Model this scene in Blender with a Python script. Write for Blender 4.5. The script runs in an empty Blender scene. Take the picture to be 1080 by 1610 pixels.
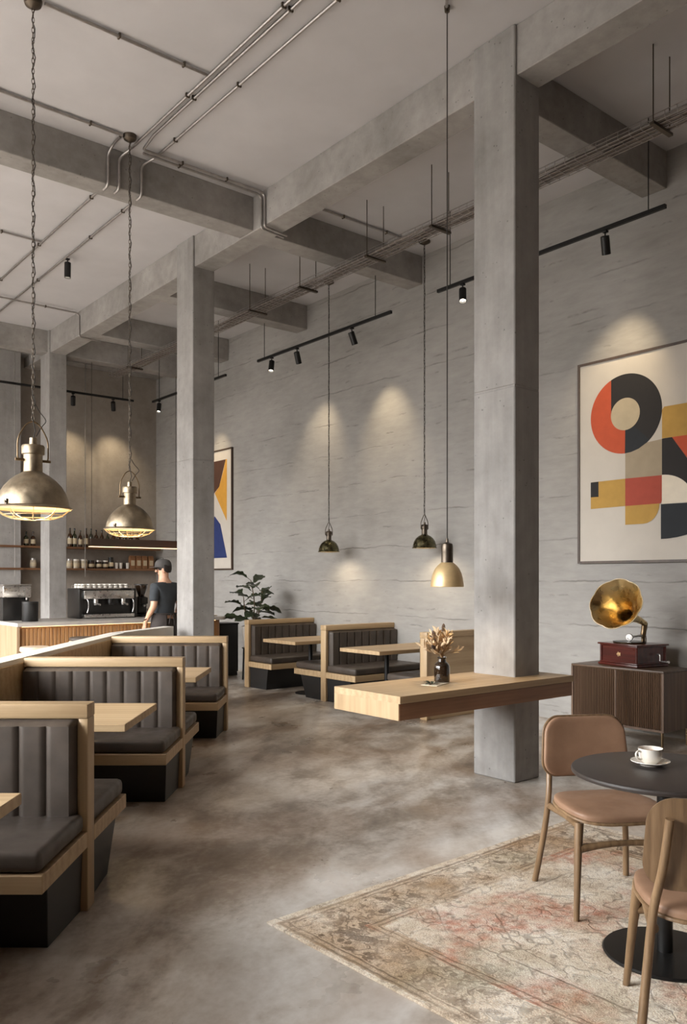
import bpy, bmesh, math, random
from mathutils import Vector, Matrix, Euler
random.seed(7)
PI = math.pi
C = bpy.context.scene.collection
# ---------------------------------------------------------------- frames
# World axes are the room's axes: +x towards the long concrete wall, +y along that wall
# away from the camera, origin at the foot of the near concrete column.
TH = math.radians(39.3)
CAM = Vector((-4.805, -3.885, 1.5))
def CW(X, Y, z=0.0):
    """the booth row is set at an angle to the room: X across the row, Y along the row"""
    return Vector((CAM.x + X*math.cos(TH) + Y*math.sin(TH), CAM.y - X*math.sin(TH) + Y*math.cos(TH), z))
WX, BY, LX, FY, CH = 2.56, 10.9, -8.8, -6.6, 5.59     # right wall, back wall, left wall, front wall, ceiling

# ---------------------------------------------------------------- mesh helper
class MB:
    def __init__(s): s.bm = bmesh.new()
    def _new(s, vs, fs, mi=0, smooth=True):
        bv = [s.bm.verts.new(v) for v in vs]
        out = []
        for f in fs:
            try:
                fc = s.bm.faces.new([bv[i] for i in f]); fc.material_index = mi; fc.smooth = smooth; out.append(fc)
            except ValueError: pass
        return bv, out
    def box(s, x0, x1, y0, y1, z0, z1, mi=0, bev=0.0, seg=2, M=None):
        vs = [Vector(v) for v in ((x0,y0,z0),(x1,y0,z0),(x1,y1,z0),(x0,y1,z0),(x0,y0,z1),(x1,y0,z1),(x1,y1,z1),(x0,y1,z1))]
        return s.hexa(vs, mi, bev, seg, M)
    def hexa(s, vs, mi=0, bev=0.0, seg=2, M=None):
        vs = [Vector(v) for v in vs]
        if M is not None: vs = [M @ v for v in vs]
        bv, fs = s._new(vs, ((3,2,1,0),(4,5,6,7),(0,1,5,4),(1,2,6,5),(2,3,7,6),(3,0,4,7)), mi)
        if bev > 0:
            ed = list({e for f in fs for e in f.edges})
            r = bmesh.ops.bevel(s.bm, geom=ed, offset=bev, segments=seg, profile=0.5, affect='EDGES', clamp_overlap=True)
            for f in r['faces']: f.material_index = mi; f.smooth = True
        return s
    def prism(s, poly, z0, z1, mi=0, M=None):
        n = len(poly)
        vs = [Vector((p[0],p[1],z0)) for p in poly] + [Vector((p[0],p[1],z1)) for p in poly]
        if M is not None: vs = [M @ v for v in vs]
        fs = [tuple(range(n-1,-1,-1)), tuple(range(n,2*n))] + [(i,(i+1)%n,n+(i+1)%n,n+i) for i in range(n)]
        s._new(vs, fs, mi); return s
    def lathe(s, prof, n=32, M=None, mi=0, cap0=False, cap1=False, fn=None):
        vs, fs = [], []
        m = len(prof)
        for (r, z) in prof:
            for k in range(n):
                a = 2*PI*k/n
                rr, zz = (r, z) if fn is None else fn(r, z, a)
                vs.append(Vector((rr*math.cos(a), rr*math.sin(a), zz)))
        if M is not None: vs = [M @ v for v in vs]
        for i in range(m-1):
            for k in range(n):
                fs.append((i*n+k, i*n+(k+1)%n, (i+1)*n+(k+1)%n, (i+1)*n+k))
        if cap0: fs.append(tuple(range(n-1,-1,-1)))
        if cap1: fs.append(tuple(range((m-1)*n, m*n)))
        s._new(vs, fs, mi); return s
    def cyl(s, p0, p1, r0, r1=None, n=16, mi=0):
        p0, p1 = Vector(p0), Vector(p1); r1 = r0 if r1 is None else r1
        d = p1-p0; q = d.to_track_quat('Z','Y').to_matrix().to_4x4()
        M = Matrix.Translation(p0) @ q
        return s.lathe([(r0,0),(r1,d.length)], n, M, mi, True, True)
    def tube(s, pts, r, n=8, mi=0, closed=False):
        pts = [Vector(p) for p in pts]; m = len(pts)
        vs, fs = [], []
        up = None
        for i in range(m):
            if closed: t = (pts[(i+1)%m]-pts[i-1])
            else: t = pts[min(i+1,m-1)]-pts[max(i-1,0)]
            if t.length < 1e-9: t = Vector((0,0,1))
            t.normalize()
            if up is None:
                up = Vector((0,0,1)) if abs(t.z) < .9 else Vector((1,0,0))
            a = t.cross(up)
            if a.length < 1e-6: a = t.cross(Vector((0,1,0)))
            a.normalize(); b = a.cross(t).normalized(); up = b
            rr = r[i] if isinstance(r,(list,tuple)) else r
            for k in range(n):
                g = 2*PI*k/n
                vs.append(pts[i] + a*math.cos(g)*rr + b*math.sin(g)*rr)
        L = m if closed else m-1
        for i in range(L):
            for k in range(n):
                j = (i+1)%m
                fs.append((i*n+k, i*n+(k+1)%n, j*n+(k+1)%n, j*n+k))
        if not closed:
            fs.append(tuple(range(n-1,-1,-1))); fs.append(tuple(range((m-1)*n,m*n)))
        s._new(vs, fs, mi); return s
    def grid(s, f, nu, nv, mi=0, M=None, thick=None):
        vs = [Vector(f(i/nu, j/nv)) for j in range(nv+1) for i in range(nu+1)]
        if M is not None: vs = [M @ v for v in vs]
        fs = [(j*(nu+1)+i, j*(nu+1)+i+1, (j+1)*(nu+1)+i+1, (j+1)*(nu+1)+i) for j in range(nv) for i in range(nu)]
        s._new(vs, fs, mi); return s
    def pad(s, outline, z0, z1, fmap=None, K=7, power=4.0, mi=0, mib=None, dome=0.0):
        """closed cushion over an outline: top bulges, edge rounded, fmap bends it into place"""
        n = len(outline); cx = sum(p[0] for p in outline)/n; cy = sum(p[1] for p in outline)/n
        fmap = fmap or (lambda v: v)
        h = (z1-z0)
        def ring(t, z): return [Vector((cx+(p[0]-cx)*t, cy+(p[1]-cy)*t, z)) for p in outline]
        rows = []
        for k in range(1, K+1):
            t = k/K; rows.append(ring(t, z0))
        for (t, f) in ((1.0,.25),(1.0,.5),(.995,.72),(.975,.88),(.945,.97)): rows.append(ring(t, z0+h*f))
        for k in range(K, 0, -1):
            t = k/K*.92; rows.append(ring(t, z0+h + dome*(1-t*t)))
        vs = [fmap(Vector((cx,cy,z0)))] + [fmap(v) for r in rows for v in r] + [fmap(Vector((cx,cy,z1+dome)))]
        R = len(rows); fs = []
        for k in range(n): fs.append((0, 1+(k+1)%n, 1+k))
        for i in range(R-1):
            for k in range(n):
                a, b = 1+i*n, 1+(i+1)*n
                fs.append((a+k, a+(k+1)%n, b+(k+1)%n, b+k))
        last = len(vs)-1; a = 1+(R-1)*n
        for k in range(n): fs.append((a+k, a+(k+1)%n, last))
        _, out = s._new(vs, fs, mi)
        return s
    def build(s, name, mats, parent=None, loc=None, rotz=0.0, angle=35, recalc=True):
        if recalc: bmesh.ops.recalc_face_normals(s.bm, faces=s.bm.faces[:])
        me = bpy.data.meshes.new(name); s.bm.to_mesh(me); s.bm.free()
        try: me.set_sharp_from_angle(angle=math.radians(angle))
        except Exception: pass
        if not isinstance(mats,(list,tuple)): mats = [mats]
        for m in mats: me.materials.append(m)
        o = bpy.data.objects.new(name, me); C.objects.link(o)
        if parent is not None: o.parent = parent
        if loc is not None: o.location = loc
        o.rotation_euler.z = rotz
        return o

def tag(o, label, cat, group=None, kind=None):
    o['label'] = label; o['category'] = cat
    if group: o['group'] = group
    if kind: o['kind'] = kind
    return o
def thing(name, label, cat, loc=(0,0,0), rotz=0.0, group=None, kind=None):
    o = bpy.data.objects.new(name, None); C.objects.link(o); o.empty_display_size = .1
    o.location = loc; o.rotation_euler.z = rotz
    return tag(o, label, cat, group, kind)
def dup(root, loc, rotz, label, group=None):
    def cp(o, par):
        c = o.copy(); C.objects.link(c)
        if par is not None: c.parent = par
        for ch in list(o.children): cp(ch, c)
        return c
    r = cp(root, None); r.location = loc; r.rotation_euler.z = rotz; r['label'] = label
    if group: r['group'] = group
    return r
def rrect(w, h, r, n=6):
    out = []
    for (sx, sy, a0) in ((1,1,0),(-1,1,PI/2),(-1,-1,PI),(1,-1,1.5*PI)):
        for k in range(n+1):
            a = a0 + PI/2*k/n
            out.append((sx*(w/2-r)+r*math.cos(a), sy*(h/2-r)+r*math.sin(a)))
    return out
def bez(pts, n=8):
    """smooth curve (Catmull-Rom) through points"""
    P = [Vector(p) for p in pts]; P = [P[0]*2-P[1]] + P + [P[-1]*2-P[-2]]
    out = []
    for i in range(1, len(P)-2):
        for k in range(n):
            t = k/n; a,b,c,d = P[i-1],P[i],P[i+1],P[i+2]
            out.append(.5*((2*b)+(c-a)*t+(2*a-5*b+4*c-d)*t*t+(3*b-a-3*c+d)*t**3))
    out.append(P[-2]); return out
def fillet(pts, r, n=5):
    P = [Vector(p) for p in pts]; out = [P[0]]
    for i in range(1, len(P)-1):
        a, b, c = P[i-1], P[i], P[i+1]
        u, w = (a-b).normalized(), (c-b).normalized()
        rr = min(r, (a-b).length*.45, (c-b).length*.45)
        p0, p2 = b+u*rr, b+w*rr
        for k in range(n+1):
            t = k/n; out.append(p0*(1-t)**2 + b*2*t*(1-t) + p2*t*t)
    out.append(P[-1]); return out

# ---------------------------------------------------------------- materials
def srgb(r, g, b):
    f = lambda v: (v/255/12.92) if v/255 <= .04045 else ((v/255+.055)/1.055)**2.4
    return (f(r), f(g), f(b), 1)
class NT:
    def __init__(s, name, rough=.5, metal=0.0, col=(.5,.5,.5,1), coord='Object'):
        s.m = bpy.data.materials.new(name); s.m.use_nodes = True
        s.t = s.m.node_tree; s.b = s.t.nodes['Principled BSDF']
        s.b.inputs['Roughness'].default_value = rough; s.b.inputs['Metallic'].default_value = metal
        s.b.inputs['Base Color'].default_value = col
        s.tc = s.t.nodes.new('ShaderNodeTexCoord').outputs[coord]
    def n(s, typ, props=None, **inp):
        nd = s.t.nodes.new('ShaderNode'+typ)
        for k, v in (props or {}).items(): setattr(nd, k, v)
        for k, v in inp.items(): s.set(nd, k.replace('_',' '), v)
        return nd
    def set(s, nd, key, v):
        i = nd.inputs[int(key)] if key.isdigit() else nd.inputs[key]
        if hasattr(v, 'is_output'): s.t.links.new(v, i)
        else: i.default_value = v
    def map(s, scale=(1,1,1), vec=None, rot=(0,0,0), loc=(0,0,0)):
        nd = s.n('Mapping'); s.t.links.new(vec if vec is not None else s.tc, nd.inputs['Vector'])
        nd.inputs['Scale'].default_value = scale; nd.inputs['Rotation'].default_value = rot; nd.inputs['Location'].default_value = loc
        return nd.outputs[0]
    def noise(s, scale, detail=4, rough=.55, vec=None, dist=0.0):
        nd = s.n('TexNoise'); s.t.links.new(vec if vec is not None else s.tc, nd.inputs['Vector'])
        nd.inputs['Scale'].default_value = scale; nd.inputs['Detail'].default_value = detail
        nd.inputs['Roughness'].default_value = rough; nd.inputs['Distortion'].default_value = dist
        return nd.outputs['Fac'] if 'Fac' in nd.outputs else nd.outputs[0]
    def voro(s, scale, vec=None, feature='F1', out='Distance'):
        nd = s.n('TexVoronoi', {'feature': feature}); s.t.links.new(vec if vec is not None else s.tc, nd.inputs['Vector'])
        nd.inputs['Scale'].default_value = scale; return nd.outputs[out]
    def ramp(s, fac, stops, interp='LINEAR'):
        nd = s.n('ValToRGB'); s.t.links.new(fac, nd.inputs[0]); cr = nd.color_ramp; cr.interpolation = interp
        while len(cr.elements) < len(stops): cr.elements.new(.5)
        for e, (p, c) in zip(cr.elements, stops):
            e.position = p; e.color = c if isinstance(c, tuple) else (c,c,c,1)
        return nd.outputs['Color']
    def math(s, op, a, b=None, c=None, clamp=False):
        nd = s.n('Math', {'operation': op, 'use_clamp': clamp})
        for i, v in enumerate((a,b,c)):
            if v is None: continue
            if hasattr(v,'is_output'): s.t.links.new(v, nd.inputs[i])
            else: nd.inputs[i].default_value = v
        return nd.outputs[0]
    def mix(s, fac, a, b, mode='MIX'):
        nd = s.n('Mix', {'data_type':'RGBA','blend_type':mode})
        for i, v in ((0,fac),(6,a),(7,b)):
            if hasattr(v,'is_output'): s.t.links.new(v, nd.inputs[i])
            else: nd.inputs[i].default_value = v
        return nd.outputs[2]
    def sep(s, vec=None):
        nd = s.n('SeparateXYZ'); s.t.links.new(vec if vec is not None else s.tc, nd.inputs[0]); return nd.outputs
    def bump(s, h, strength=.3, dist=.01, normal=None):
        nd = s.n('Bump'); s.t.links.new(h, nd.inputs['Height'])
        nd.inputs['Strength'].default_value = strength; nd.inputs['Distance'].default_value = dist
        if normal is not None: s.t.links.new(normal, nd.inputs['Normal'])
        return nd.outputs[0]
    def out(s, col=None, rough=None, normal=None, **kw):
        if col is not None: s.t.links.new(col, s.b.inputs['Base Color'])
        if rough is not None: s.t.links.new(rough, s.b.inputs['Roughness'])
        if normal is not None: s.t.links.new(normal, s.b.inputs['Normal'])
        for k, v in kw.items(): s.b.inputs[k.replace('_',' ')].default_value = v
        return s.m

def plain(name, col, rough=.5, metal=0.0, var=.12, nscale=12, bump=0.0, **kw):
    t = NT(name, rough, metal)
    f = t.noise(nscale, 4)
    d = tuple(max(0,c*(1-var)) for c in col[:3])+(1,); l = tuple(min(1,c*(1+var)) for c in col[:3])+(1,)
    c = t.ramp(f, [(.3,d),(.7,l)])
    nrm = t.bump(t.noise(nscale*12, 3), bump, .004) if bump else None
    return t.out(c, None, nrm, **kw)

def concrete(name, lo, mid, hi, rough=.85, streak=True):
    t = NT(name, rough)
    a = t.noise(1.1, 6, .62); b = t.noise(9, 5, .6)
    f = t.math('ADD', t.math('MULTIPLY', a, .72), t.math('MULTIPLY', b, .28))
    if streak:
        st = t.noise(2.2, 4, .6, t.map((3.2,3.2,.35)))
        f = t.math('ADD', t.math('MULTIPLY', f, .72), t.math('MULTIPLY', st, .28))
    c = t.ramp(f, [(.33,lo),(.5,mid),(.66,hi)])
    v = t.voro(17); n2 = t.noise(4.0, 2)
    pit = t.math('MULTIPLY', t.math('LESS_THAN', v, .11), t.math('GREATER_THAN', n2, .52))
    c = t.mix(t.math('MULTIPLY', pit, .55), c, tuple(x*.45 for x in lo[:3])+(1,))
    h = t.math('SUBTRACT', t.math('MULTIPLY', t.noise(60, 4), .35), pit)
    return t.out(c, None, t.bump(h, .35, .006))

def board_wall(name):
    """board-marked concrete: long horizontal lifts with broken ragged seams"""
    t = NT(name, .88)
    X, Y, Z = t.sep()
    a = t.noise(.7, 5, .6, t.map((1,1,1.6))); b = t.noise(7, 5, .6, t.map((.5,.5,2.2)))
    f = t.math('ADD', t.math('MULTIPLY', a, .6), t.math('MULTIPLY', b, .4))
    c = t.ramp(f, [(.34,srgb(144,141,137)),(.5,srgb(157,154,150)),(.66,srgb(168,165,160))])
    wob = t.math('MULTIPLY', t.math('SUBTRACT', t.noise(1.6, 4, .65, t.map((1,1,.5))), .5), .10)
    zz = t.math('ADD', Z, wob)
    def seam(pitch, off, w):
        q = t.math('FRACT', t.math('DIVIDE', t.math('ADD', zz, off), pitch))
        d = t.math('MULTIPLY', t.math('ABSOLUTE', t.math('SUBTRACT', q, .5)), pitch)
        return t.math('SUBTRACT', 1.0, t.math('DIVIDE', d, w, clamp=True), clamp=True)
    m1 = t.math('MULTIPLY', t.math('SUBTRACT', t.noise(1.5, 3, .6, t.map((1,1,.8), loc=(3,1,2))), .44), 5.0, clamp=True)
    m2 = t.math('MULTIPLY', t.math('SUBTRACT', t.noise(2.3, 4, .7, t.map((1,1,1.2), loc=(7,4,2))), .55), 7.0, clamp=True)
    s1 = t.math('MULTIPLY', seam(.45,.10,.012), m1); s2 = t.math('MULTIPLY', seam(.21,.03,.016), m2)
    ly = t.math('FRACT', t.math('DIVIDE', t.math('SUBTRACT', Y, 7.77-2.4*.5), 2.4))
    vs = t.math('MULTIPLY', t.math('SUBTRACT', 1.0, t.math('DIVIDE', t.math('MULTIPLY', t.math('ABSOLUTE', t.math('SUBTRACT', ly, .5)), 2.4), .006, clamp=True), clamp=True), .0)
    sm = t.math('MAXIMUM', s1, s2)
    grain = t.noise(14, 5, .65, t.map((.35,.35,4)))
    rough_patch = t.math('MULTIPLY', t.math('SUBTRACT', t.noise(2.0, 2, .5, t.map((1,1,1), loc=(1,9,5))), .62), 6, clamp=True)
    chip = t.math('MULTIPLY', t.math('SUBTRACT', t.noise(38, 4, .7), .5), rough_patch)
    c = t.mix(t.math('MULTIPLY', sm, .55), c, srgb(84,80,76))
    h = t.math('SUBTRACT', t.math('ADD', t.math('MULTIPLY', grain, .14), t.math('MULTIPLY', chip, 1.0)), t.math('MULTIPLY', sm, 1.0))
    return t.out(c, None, t.bump(h, .5, .012))

def wood(name, dark, mid, light, axis='X', rough=.45, scale=1.0, coat=0.0):
    t = NT(name, rough)
    k = {'X':(.10,1,1),'Y':(1,.10,1),'Z':(1,1,.10)}[axis]
    v = t.map(tuple(x*scale for x in k))
    a = t.noise(7, 5, .6, v, .6)
    b = t.noise(60, 4, .6, t.map(tuple(x*scale*(.25 if x<1 else 1) for x in k)))
    w = t.n('TexWave', {'wave_type':'BANDS','bands_direction': {'X':'Y','Y':'X','Z':'X'}[axis]})
    t.t.links.new(v, w.inputs['Vector']); w.inputs['Scale'].default_value = 4.5; w.inputs['Distortion'].default_value = 9; w.inputs['Detail'].default_value = 3
    f = t.math('ADD', t.math('MULTIPLY', a, .55), t.math('ADD', t.math('MULTIPLY', b, .33), t.math('MULTIPLY', w.outputs[1], .12)))
    c = t.ramp(f, [(.3,dark),(.5,mid),(.72,light)])
    return t.out(c, None, t.bump(b, .12, .002), Coat_Weight=coat)

def leather(name, lo, hi, rough=.42, sc=1.0):
    t = NT(name, rough)
    f = t.noise(5*sc, 5, .6); c = t.ramp(f, [(.3,lo),(.7,hi)])
    h = t.math('ADD', t.voro(260, feature='DISTANCE_TO_EDGE'), t.math('MULTIPLY', t.noise(30, 4), .6))
    r = t.ramp(t.noise(9, 3), [(.3,rough-.08),(.7,rough+.12)])
    return t.out(c, r, t.bump(h, .18, .002), Specular_IOR_Level=.4)

def metal(name, col, rough=.35, var=.25, nscale=8, patina=None, bump=.08):
    t = NT(name, rough, 1.0)
    f = t.noise(nscale, 6, .65)
    d = tuple(c*(1-var) for c in col[:3])+(1,)
    c = t.ramp(f, [(.32,d),(.65,col)])
    if patina is not None:
        g = t.math('MULTIPLY', t.math('SUBTRACT', t.noise(nscale*.6, 5, .7, t.map((1,1,1), loc=(5,2,1))), .48), 4, clamp=True)
        c = t.mix(t.math('MULTIPLY', g, .7), c, patina)
    r = t.ramp(t.noise(nscale*2, 4), [(.3,max(.05,rough-.1)),(.7,rough+.15)])
    return t.out(c, r, t.bump(t.noise(nscale*8,3), bump, .003))

def emit(name, col, strength):
    t = NT(name, .5); t.b.inputs['Emission Color'].default_value = col; t.b.inputs['Emission Strength'].default_value = strength
    f = t.noise(3,1); c = t.ramp(f, [(0,col),(1,col)])
    return t.out(c)

def floor_mat():
    t = NT('polished_concrete_floor', .3)
    v = t.map((1,1,1), rot=(0,0,math.radians(-39)))
    a = t.noise(.75, 6, .6, t.map((.75,1.5,1), v), .7)
    b = t.noise(2.6, 6, .62, t.map((.8,1.4,1), v), .4)
    g = t.noise(26, 4, .6)
    f = t.math('ADD', t.math('MULTIPLY', a, .56), t.math('ADD', t.math('MULTIPLY', b, .34), t.math('MULTIPLY', g, .10)))
    c = t.ramp(f, [(.37,srgb(106,93,80)),(.45,srgb(148,136,123)),(.52,srgb(192,184,174)),(.61,srgb(222,218,212))])
    warm = t.ramp(t.noise(.9, 4, .6, t.map((1,1.3,1), loc=(4,3,0)), .5), [(.45,0.0),(.66,1.0)])
    c = t.mix(t.math('MULTIPLY', warm, .42), c, srgb(142,110,80))
    spk = t.math('MULTIPLY', t.math('GREATER_THAN', t.noise(34, 3, .7), .70), t.math('GREATER_THAN', t.noise(1.7, 2), .56))
    c = t.mix(t.math('MULTIPLY', spk, .55), c, srgb(64,54,46))
    r = t.ramp(t.noise(1.6, 5, .65, t.map((1,1,1), loc=(2,6,0))), [(.3,.24),(.7,.44)])
    return t.out(c, r, t.bump(t.noise(3, 4), .05, .01), Specular_IOR_Level=.5)

def rug_mat(hx, hy):
    t = NT('worn_persian_rug_pile', .95)
    v = t.n('VectorMath', {'operation':'ADD'}); t.t.links.new(t.tc, v.inputs[0])
    wn = t.n('TexNoise'); t.t.links.new(t.tc, wn.inputs['Vector']); wn.inputs['Scale'].default_value = 16; wn.inputs['Detail'].default_value = 2
    sc = t.n('VectorMath', {'operation':'SCALE'}); t.t.links.new(wn.outputs['Color'], sc.inputs[0]); sc.inputs['Scale'].default_value = .022
    t.t.links.new(sc.outputs[0], v.inputs[1]); V = v.outputs[0]
    x, y, z = t.sep(V)
    dx = t.math('SUBTRACT', hx, t.math('ABSOLUTE', x)); dy = t.math('SUBTRACT', hy, t.math('ABSOLUTE', y))
    d = t.math('MINIMUM', dx, dy)
    base = t.ramp(t.noise(3.2, 6, .65), [(.34,srgb(190,172,150)),(.48,srgb(214,200,182)),(.62,srgb(230,221,208))])
    # warm tan ground in the border band
    inb = t.math('MULTIPLY', t.math('GREATER_THAN', d, .03), t.math('LESS_THAN', d, .36))
    tanw = t.math('MULTIPLY', inb, t.ramp(t.noise(1.6, 4, .6, t.map((1,1,1), loc=(1,3,0))), [(.40,0.0),(.62,.75)]))
    base = t.mix(tanw, base, srgb(160,128,92))
    # rust red patches in the field
    red = t.math('MULTIPLY', t.ramp(t.noise(1.7, 5, .62, t.map((1,1,1), loc=(2.2,.4,0)), .4), [(.47,0.0),(.58,1.0)]), t.math('GREATER_THAN', d, .30))
    red = t.math('MULTIPLY', red, t.ramp(t.noise(22, 4, .65), [(.36,.25),(.6,1.0)]))
    base = t.mix(t.math('MULTIPLY', red, .72), base, srgb(176,106,80))
    grn = t.math('MULTIPLY', t.ramp(t.noise(1.3, 4, .6, t.map((1,1,1), loc=(8,5,0))), [(.54,0.0),(.68,.5)]), 1.0)
    base = t.mix(grn, base, srgb(150,146,122))
    # vine lines: contours of a noise field, and small leaf blobs
    def contour(scale, loc, w):
        q = t.noise(scale, 2, .5, t.map((1,1,1), V, loc=loc))
        q = t.math('ABSOLUTE', t.math('SUBTRACT', q, .5))
        return t.math('SUBTRACT', 1.0, t.math('DIVIDE', q, w, clamp=True), clamp=True)
    wear = t.ramp(t.noise(2.6, 6, .72, t.map((1,1,1), loc=(6,1,0))), [(.40,0.0),(.54,1.0)])
    wearb = t.ramp(t.noise(1.9, 5, .68, t.map((1,1,1), loc=(3,8,0))), [(.40,.12),(.56,1.0)])
    vine = t.math('MULTIPLY', t.math('MAXIMUM', contour(6.0,(0,0,0),.022), t.math('MULTIPLY', contour(14.0,(2,5,0),.03), t.math('GREATER_THAN', t.noise(2.6, 3), .58))), wear)
    leafb = t.math('MULTIPLY', t.math('LESS_THAN', t.voro(15, t.map((1,1,1), V)), .24), t.math('GREATER_THAN', t.noise(5, 2), .50))
    bmot = t.math('MAXIMUM', t.math('MULTIPLY', contour(11,(4,4,0),.050), 1.0), t.math('MAXIMUM', leafb, t.ramp(t.noise(13, 3, .6, t.map((1,1,1), V, loc=(9,2,0))), [(.54,0.0),(.58,1.0)])))
    band = t.math('MULTIPLY', t.math('GREATER_THAN', d, .085), t.math('LESS_THAN', d, .30))
    bmot = t.math('MULTIPLY', t.math('MULTIPLY', bmot, band), wearb)
    def line(at, w):
        return t.math('SUBTRACT', 1.0, t.math('DIVIDE', t.math('ABSOLUTE', t.math('SUBTRACT', d, at)), w, clamp=True), clamp=True)
    ln = t.math('MAXIMUM', t.math('MAXIMUM', line(.045,.012), line(.075,.008)), t.math('MAXIMUM', line(.315,.010), t.math('MAXIMUM', line(.345,.008), line(.52,.010))))
    ln = t.math('MULTIPLY', ln, wearb)
    # big diamond medallion outlines
    dia = t.math('ADD', t.math('MULTIPLY', t.math('ABSOLUTE', x), 1.3), t.math('ABSOLUTE', y))
    q = t.math('FRACT', t.math('MULTIPLY', dia, 2.4)); dl = t.math('SUBTRACT', 1.0, t.math('DIVIDE', t.math('ABSOLUTE', t.math('SUBTRACT', q, .5)), .035, clamp=True), clamp=True)
    dl = t.math('MULTIPLY', t.math('MULTIPLY', t.math('MULTIPLY', dl, wear), t.math('GREATER_THAN', d, .36)), t.math('GREATER_THAN', t.noise(3.1, 2), .52))
    dark = t.math('MAXIMUM', t.math('MAXIMUM', t.math('MULTIPLY', vine, .75), bmot), t.math('MAXIMUM', ln, t.math('MULTIPLY', dl, .8)))
    fine = t.noise(150, 3, .7)
    dark = t.math('MULTIPLY', dark, t.ramp(fine, [(.34,.35),(.6,1.0)]))
    base = t.mix(t.math('MULTIPLY', t.ramp(t.noise(24, 6, .75), [(.50,0.0),(.62,.5)]), 1.0), base, srgb(122,104,88))
    base = t.mix(.6, base, t.ramp(fine, [(.36,srgb(146,142,138)),(.64,srgb(228,226,222))]), 'OVERLAY')
    base = t.mix(t.math('MULTIPLY', dark, .82), base, srgb(72,54,40))
    h = t.math('ADD', t.math('MULTIPLY', fine, .8), t.math('MULTIPLY', dark, -.5))
    return t.out(base, None, t.bump(h, .8, .008), Specular_IOR_Level=.1)

M = {}
M['col'] = concrete('cast_concrete', srgb(122,119,116), srgb(149,146,143), srgb(169,166,163))
M['beam'] = concrete('beam_concrete', srgb(124,120,116), srgb(150,146,142), srgb(170,166,162), streak=False)
M['rwall'] = board_wall('board_marked_concrete')
M['bwall'] = concrete('plastered_back_wall', srgb(136,128,120), srgb(152,144,135), srgb(166,158,149), streak=False)
M['ceil'] = plain('ceiling_plaster', srgb(194,192,193), .95, var=.05, nscale=2, bump=.15)
M['floor'] = floor_mat()
M['white_plaster'] = plain('pale_plaster', srgb(222,217,208), .8, var=.06, nscale=4, bump=.1)
OAKC = (srgb(152,125,92), srgb(175,149,114), srgb(191,167,133))
M['oakX'] = wood('light_oak_x', *OAKC, 'X'); M['oakY'] = wood('light_oak_y', *OAKC, 'Y'); M['oakZ'] = wood('light_oak_z', *OAKC, 'Z')
M['slat'] = wood('counter_oak_slats', srgb(128,86,48), srgb(168,122,76), srgb(190,146,98), 'Z', scale=2)
M['oakP'] = wood('pale_counter_end_oak', srgb(134,107,80), srgb(157,131,102), srgb(172,148,119), 'Z')
M['chairwood'] = wood('smoked_oak', srgb(92,70,48), srgb(122,97,70), srgb(144,117,88), 'Z', rough=.4, scale=2)
M['chairveneer'] = wood('smoked_oak_veneer', srgb(82,62,43), srgb(110,86,61), srgb(132,106,79), 'Z', rough=.4, scale=2)
M['walnut'] = wood('dark_walnut', srgb(62,46,34), srgb(94,71,54), srgb(116,91,71), 'Z', rough=.45)
M['walnutY'] = wood('dark_walnut_top', srgb(56,41,30), srgb(82,62,46), srgb(104,81,62), 'Y', rough=.4)
M['mahogany'] = wood('red_mahogany', srgb(50,18,14), srgb(84,32,25), srgb(108,48,37), 'Y', rough=.28, coat=.4)
M['shelfwood'] = wood('brown_shelf_wood', srgb(84,56,36), srgb(112,78,52), srgb(132,96,66), 'X')
M['lea'] = leather('charcoal_brown_leather', srgb(62,55,49), srgb(82,73,66), .40)
M['tan'] = leather('tan_leather', srgb(126,96,75), srgb(152,120,96), .50)
M['plinth'] = plain('black_laminate', srgb(30,30,30), .45, var=.15, nscale=3)
M['black'] = plain('matt_black_metal', srgb(26,25,24), .4, .3, var=.2)
M['blackplastic'] = plain('black_plastic', srgb(24,22,21), .35, var=.2)
M['tabletop'] = plain('black_stained_tabletop', srgb(50,44,41), .42, var=.15, nscale=6)
M['steel'] = metal('galvanised_steel', (.50,.47,.45,1), .38, .25, 20)
M['chrome'] = metal('brushed_chrome', (.62,.60,.58,1), .30, .15, 15, None, .015)
M['nickel'] = metal('weathered_nickel', (.42,.345,.245,1), .42, .4, 9, (.16,.115,.07,1))
M['olive'] = metal('olive_enamel', (.165,.15,.085,1), .25, .35, 14, (.07,.06,.03,1))
M['brass'] = metal('polished_brass', (.90,.68,.34,1), .27, .28, 5, None, .04)
M['palebrass'] = metal('brushed_pale_brass', (.80,.66,.44,1), .46, .15, 12); M['bellbrass'] = plain('satin_gold_lacquer', srgb(206,178,132), .42, .45, var=.10, nscale=16)
M['darkbrass'] = metal('dark_brass', (.24,.17,.10,1), .35, .35, 12)
M['bronze'] = metal('bronze_socket', (.14,.115,.09,1), .38, .3, 12)
M['glassdark'] = plain('smoked_brown_glass', srgb(40,28,18), .06, var=.25, nscale=9, Coat_Weight=.6)
M['ceramic'] = plain('white_glazed_ceramic', srgb(226,220,210), .18, var=.02, Coat_Weight=.3)
M['coffee'] = plain('milky_coffee', srgb(170,128,92), .3, var=.15, nscale=40)
M['pot'] = plain('pale_stone_pot', srgb(188,182,174), .8, var=.1, nscale=10, bump=.2)
M['soil'] = plain('potting_soil', srgb(46,34,26), .95, var=.4, nscale=50, bump=.5)
M['leaf'] = plain('dark_green_leaf', srgb(50,58,38), .38, var=.35, nscale=9)
M['stem'] = plain('woody_stem', srgb(84,68,48), .8, var=.3, nscale=20)
M['dry'] = plain('dried_pale_leaf', srgb(196,170,136), .85, var=.3, nscale=25)
M['drydark'] = plain('dried_dark_head', srgb(74,58,50), .9, var=.3, nscale=30, bump=.5)
M['drystem'] = plain('dried_stalk', srgb(142,112,78), .85, var=.25)
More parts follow.
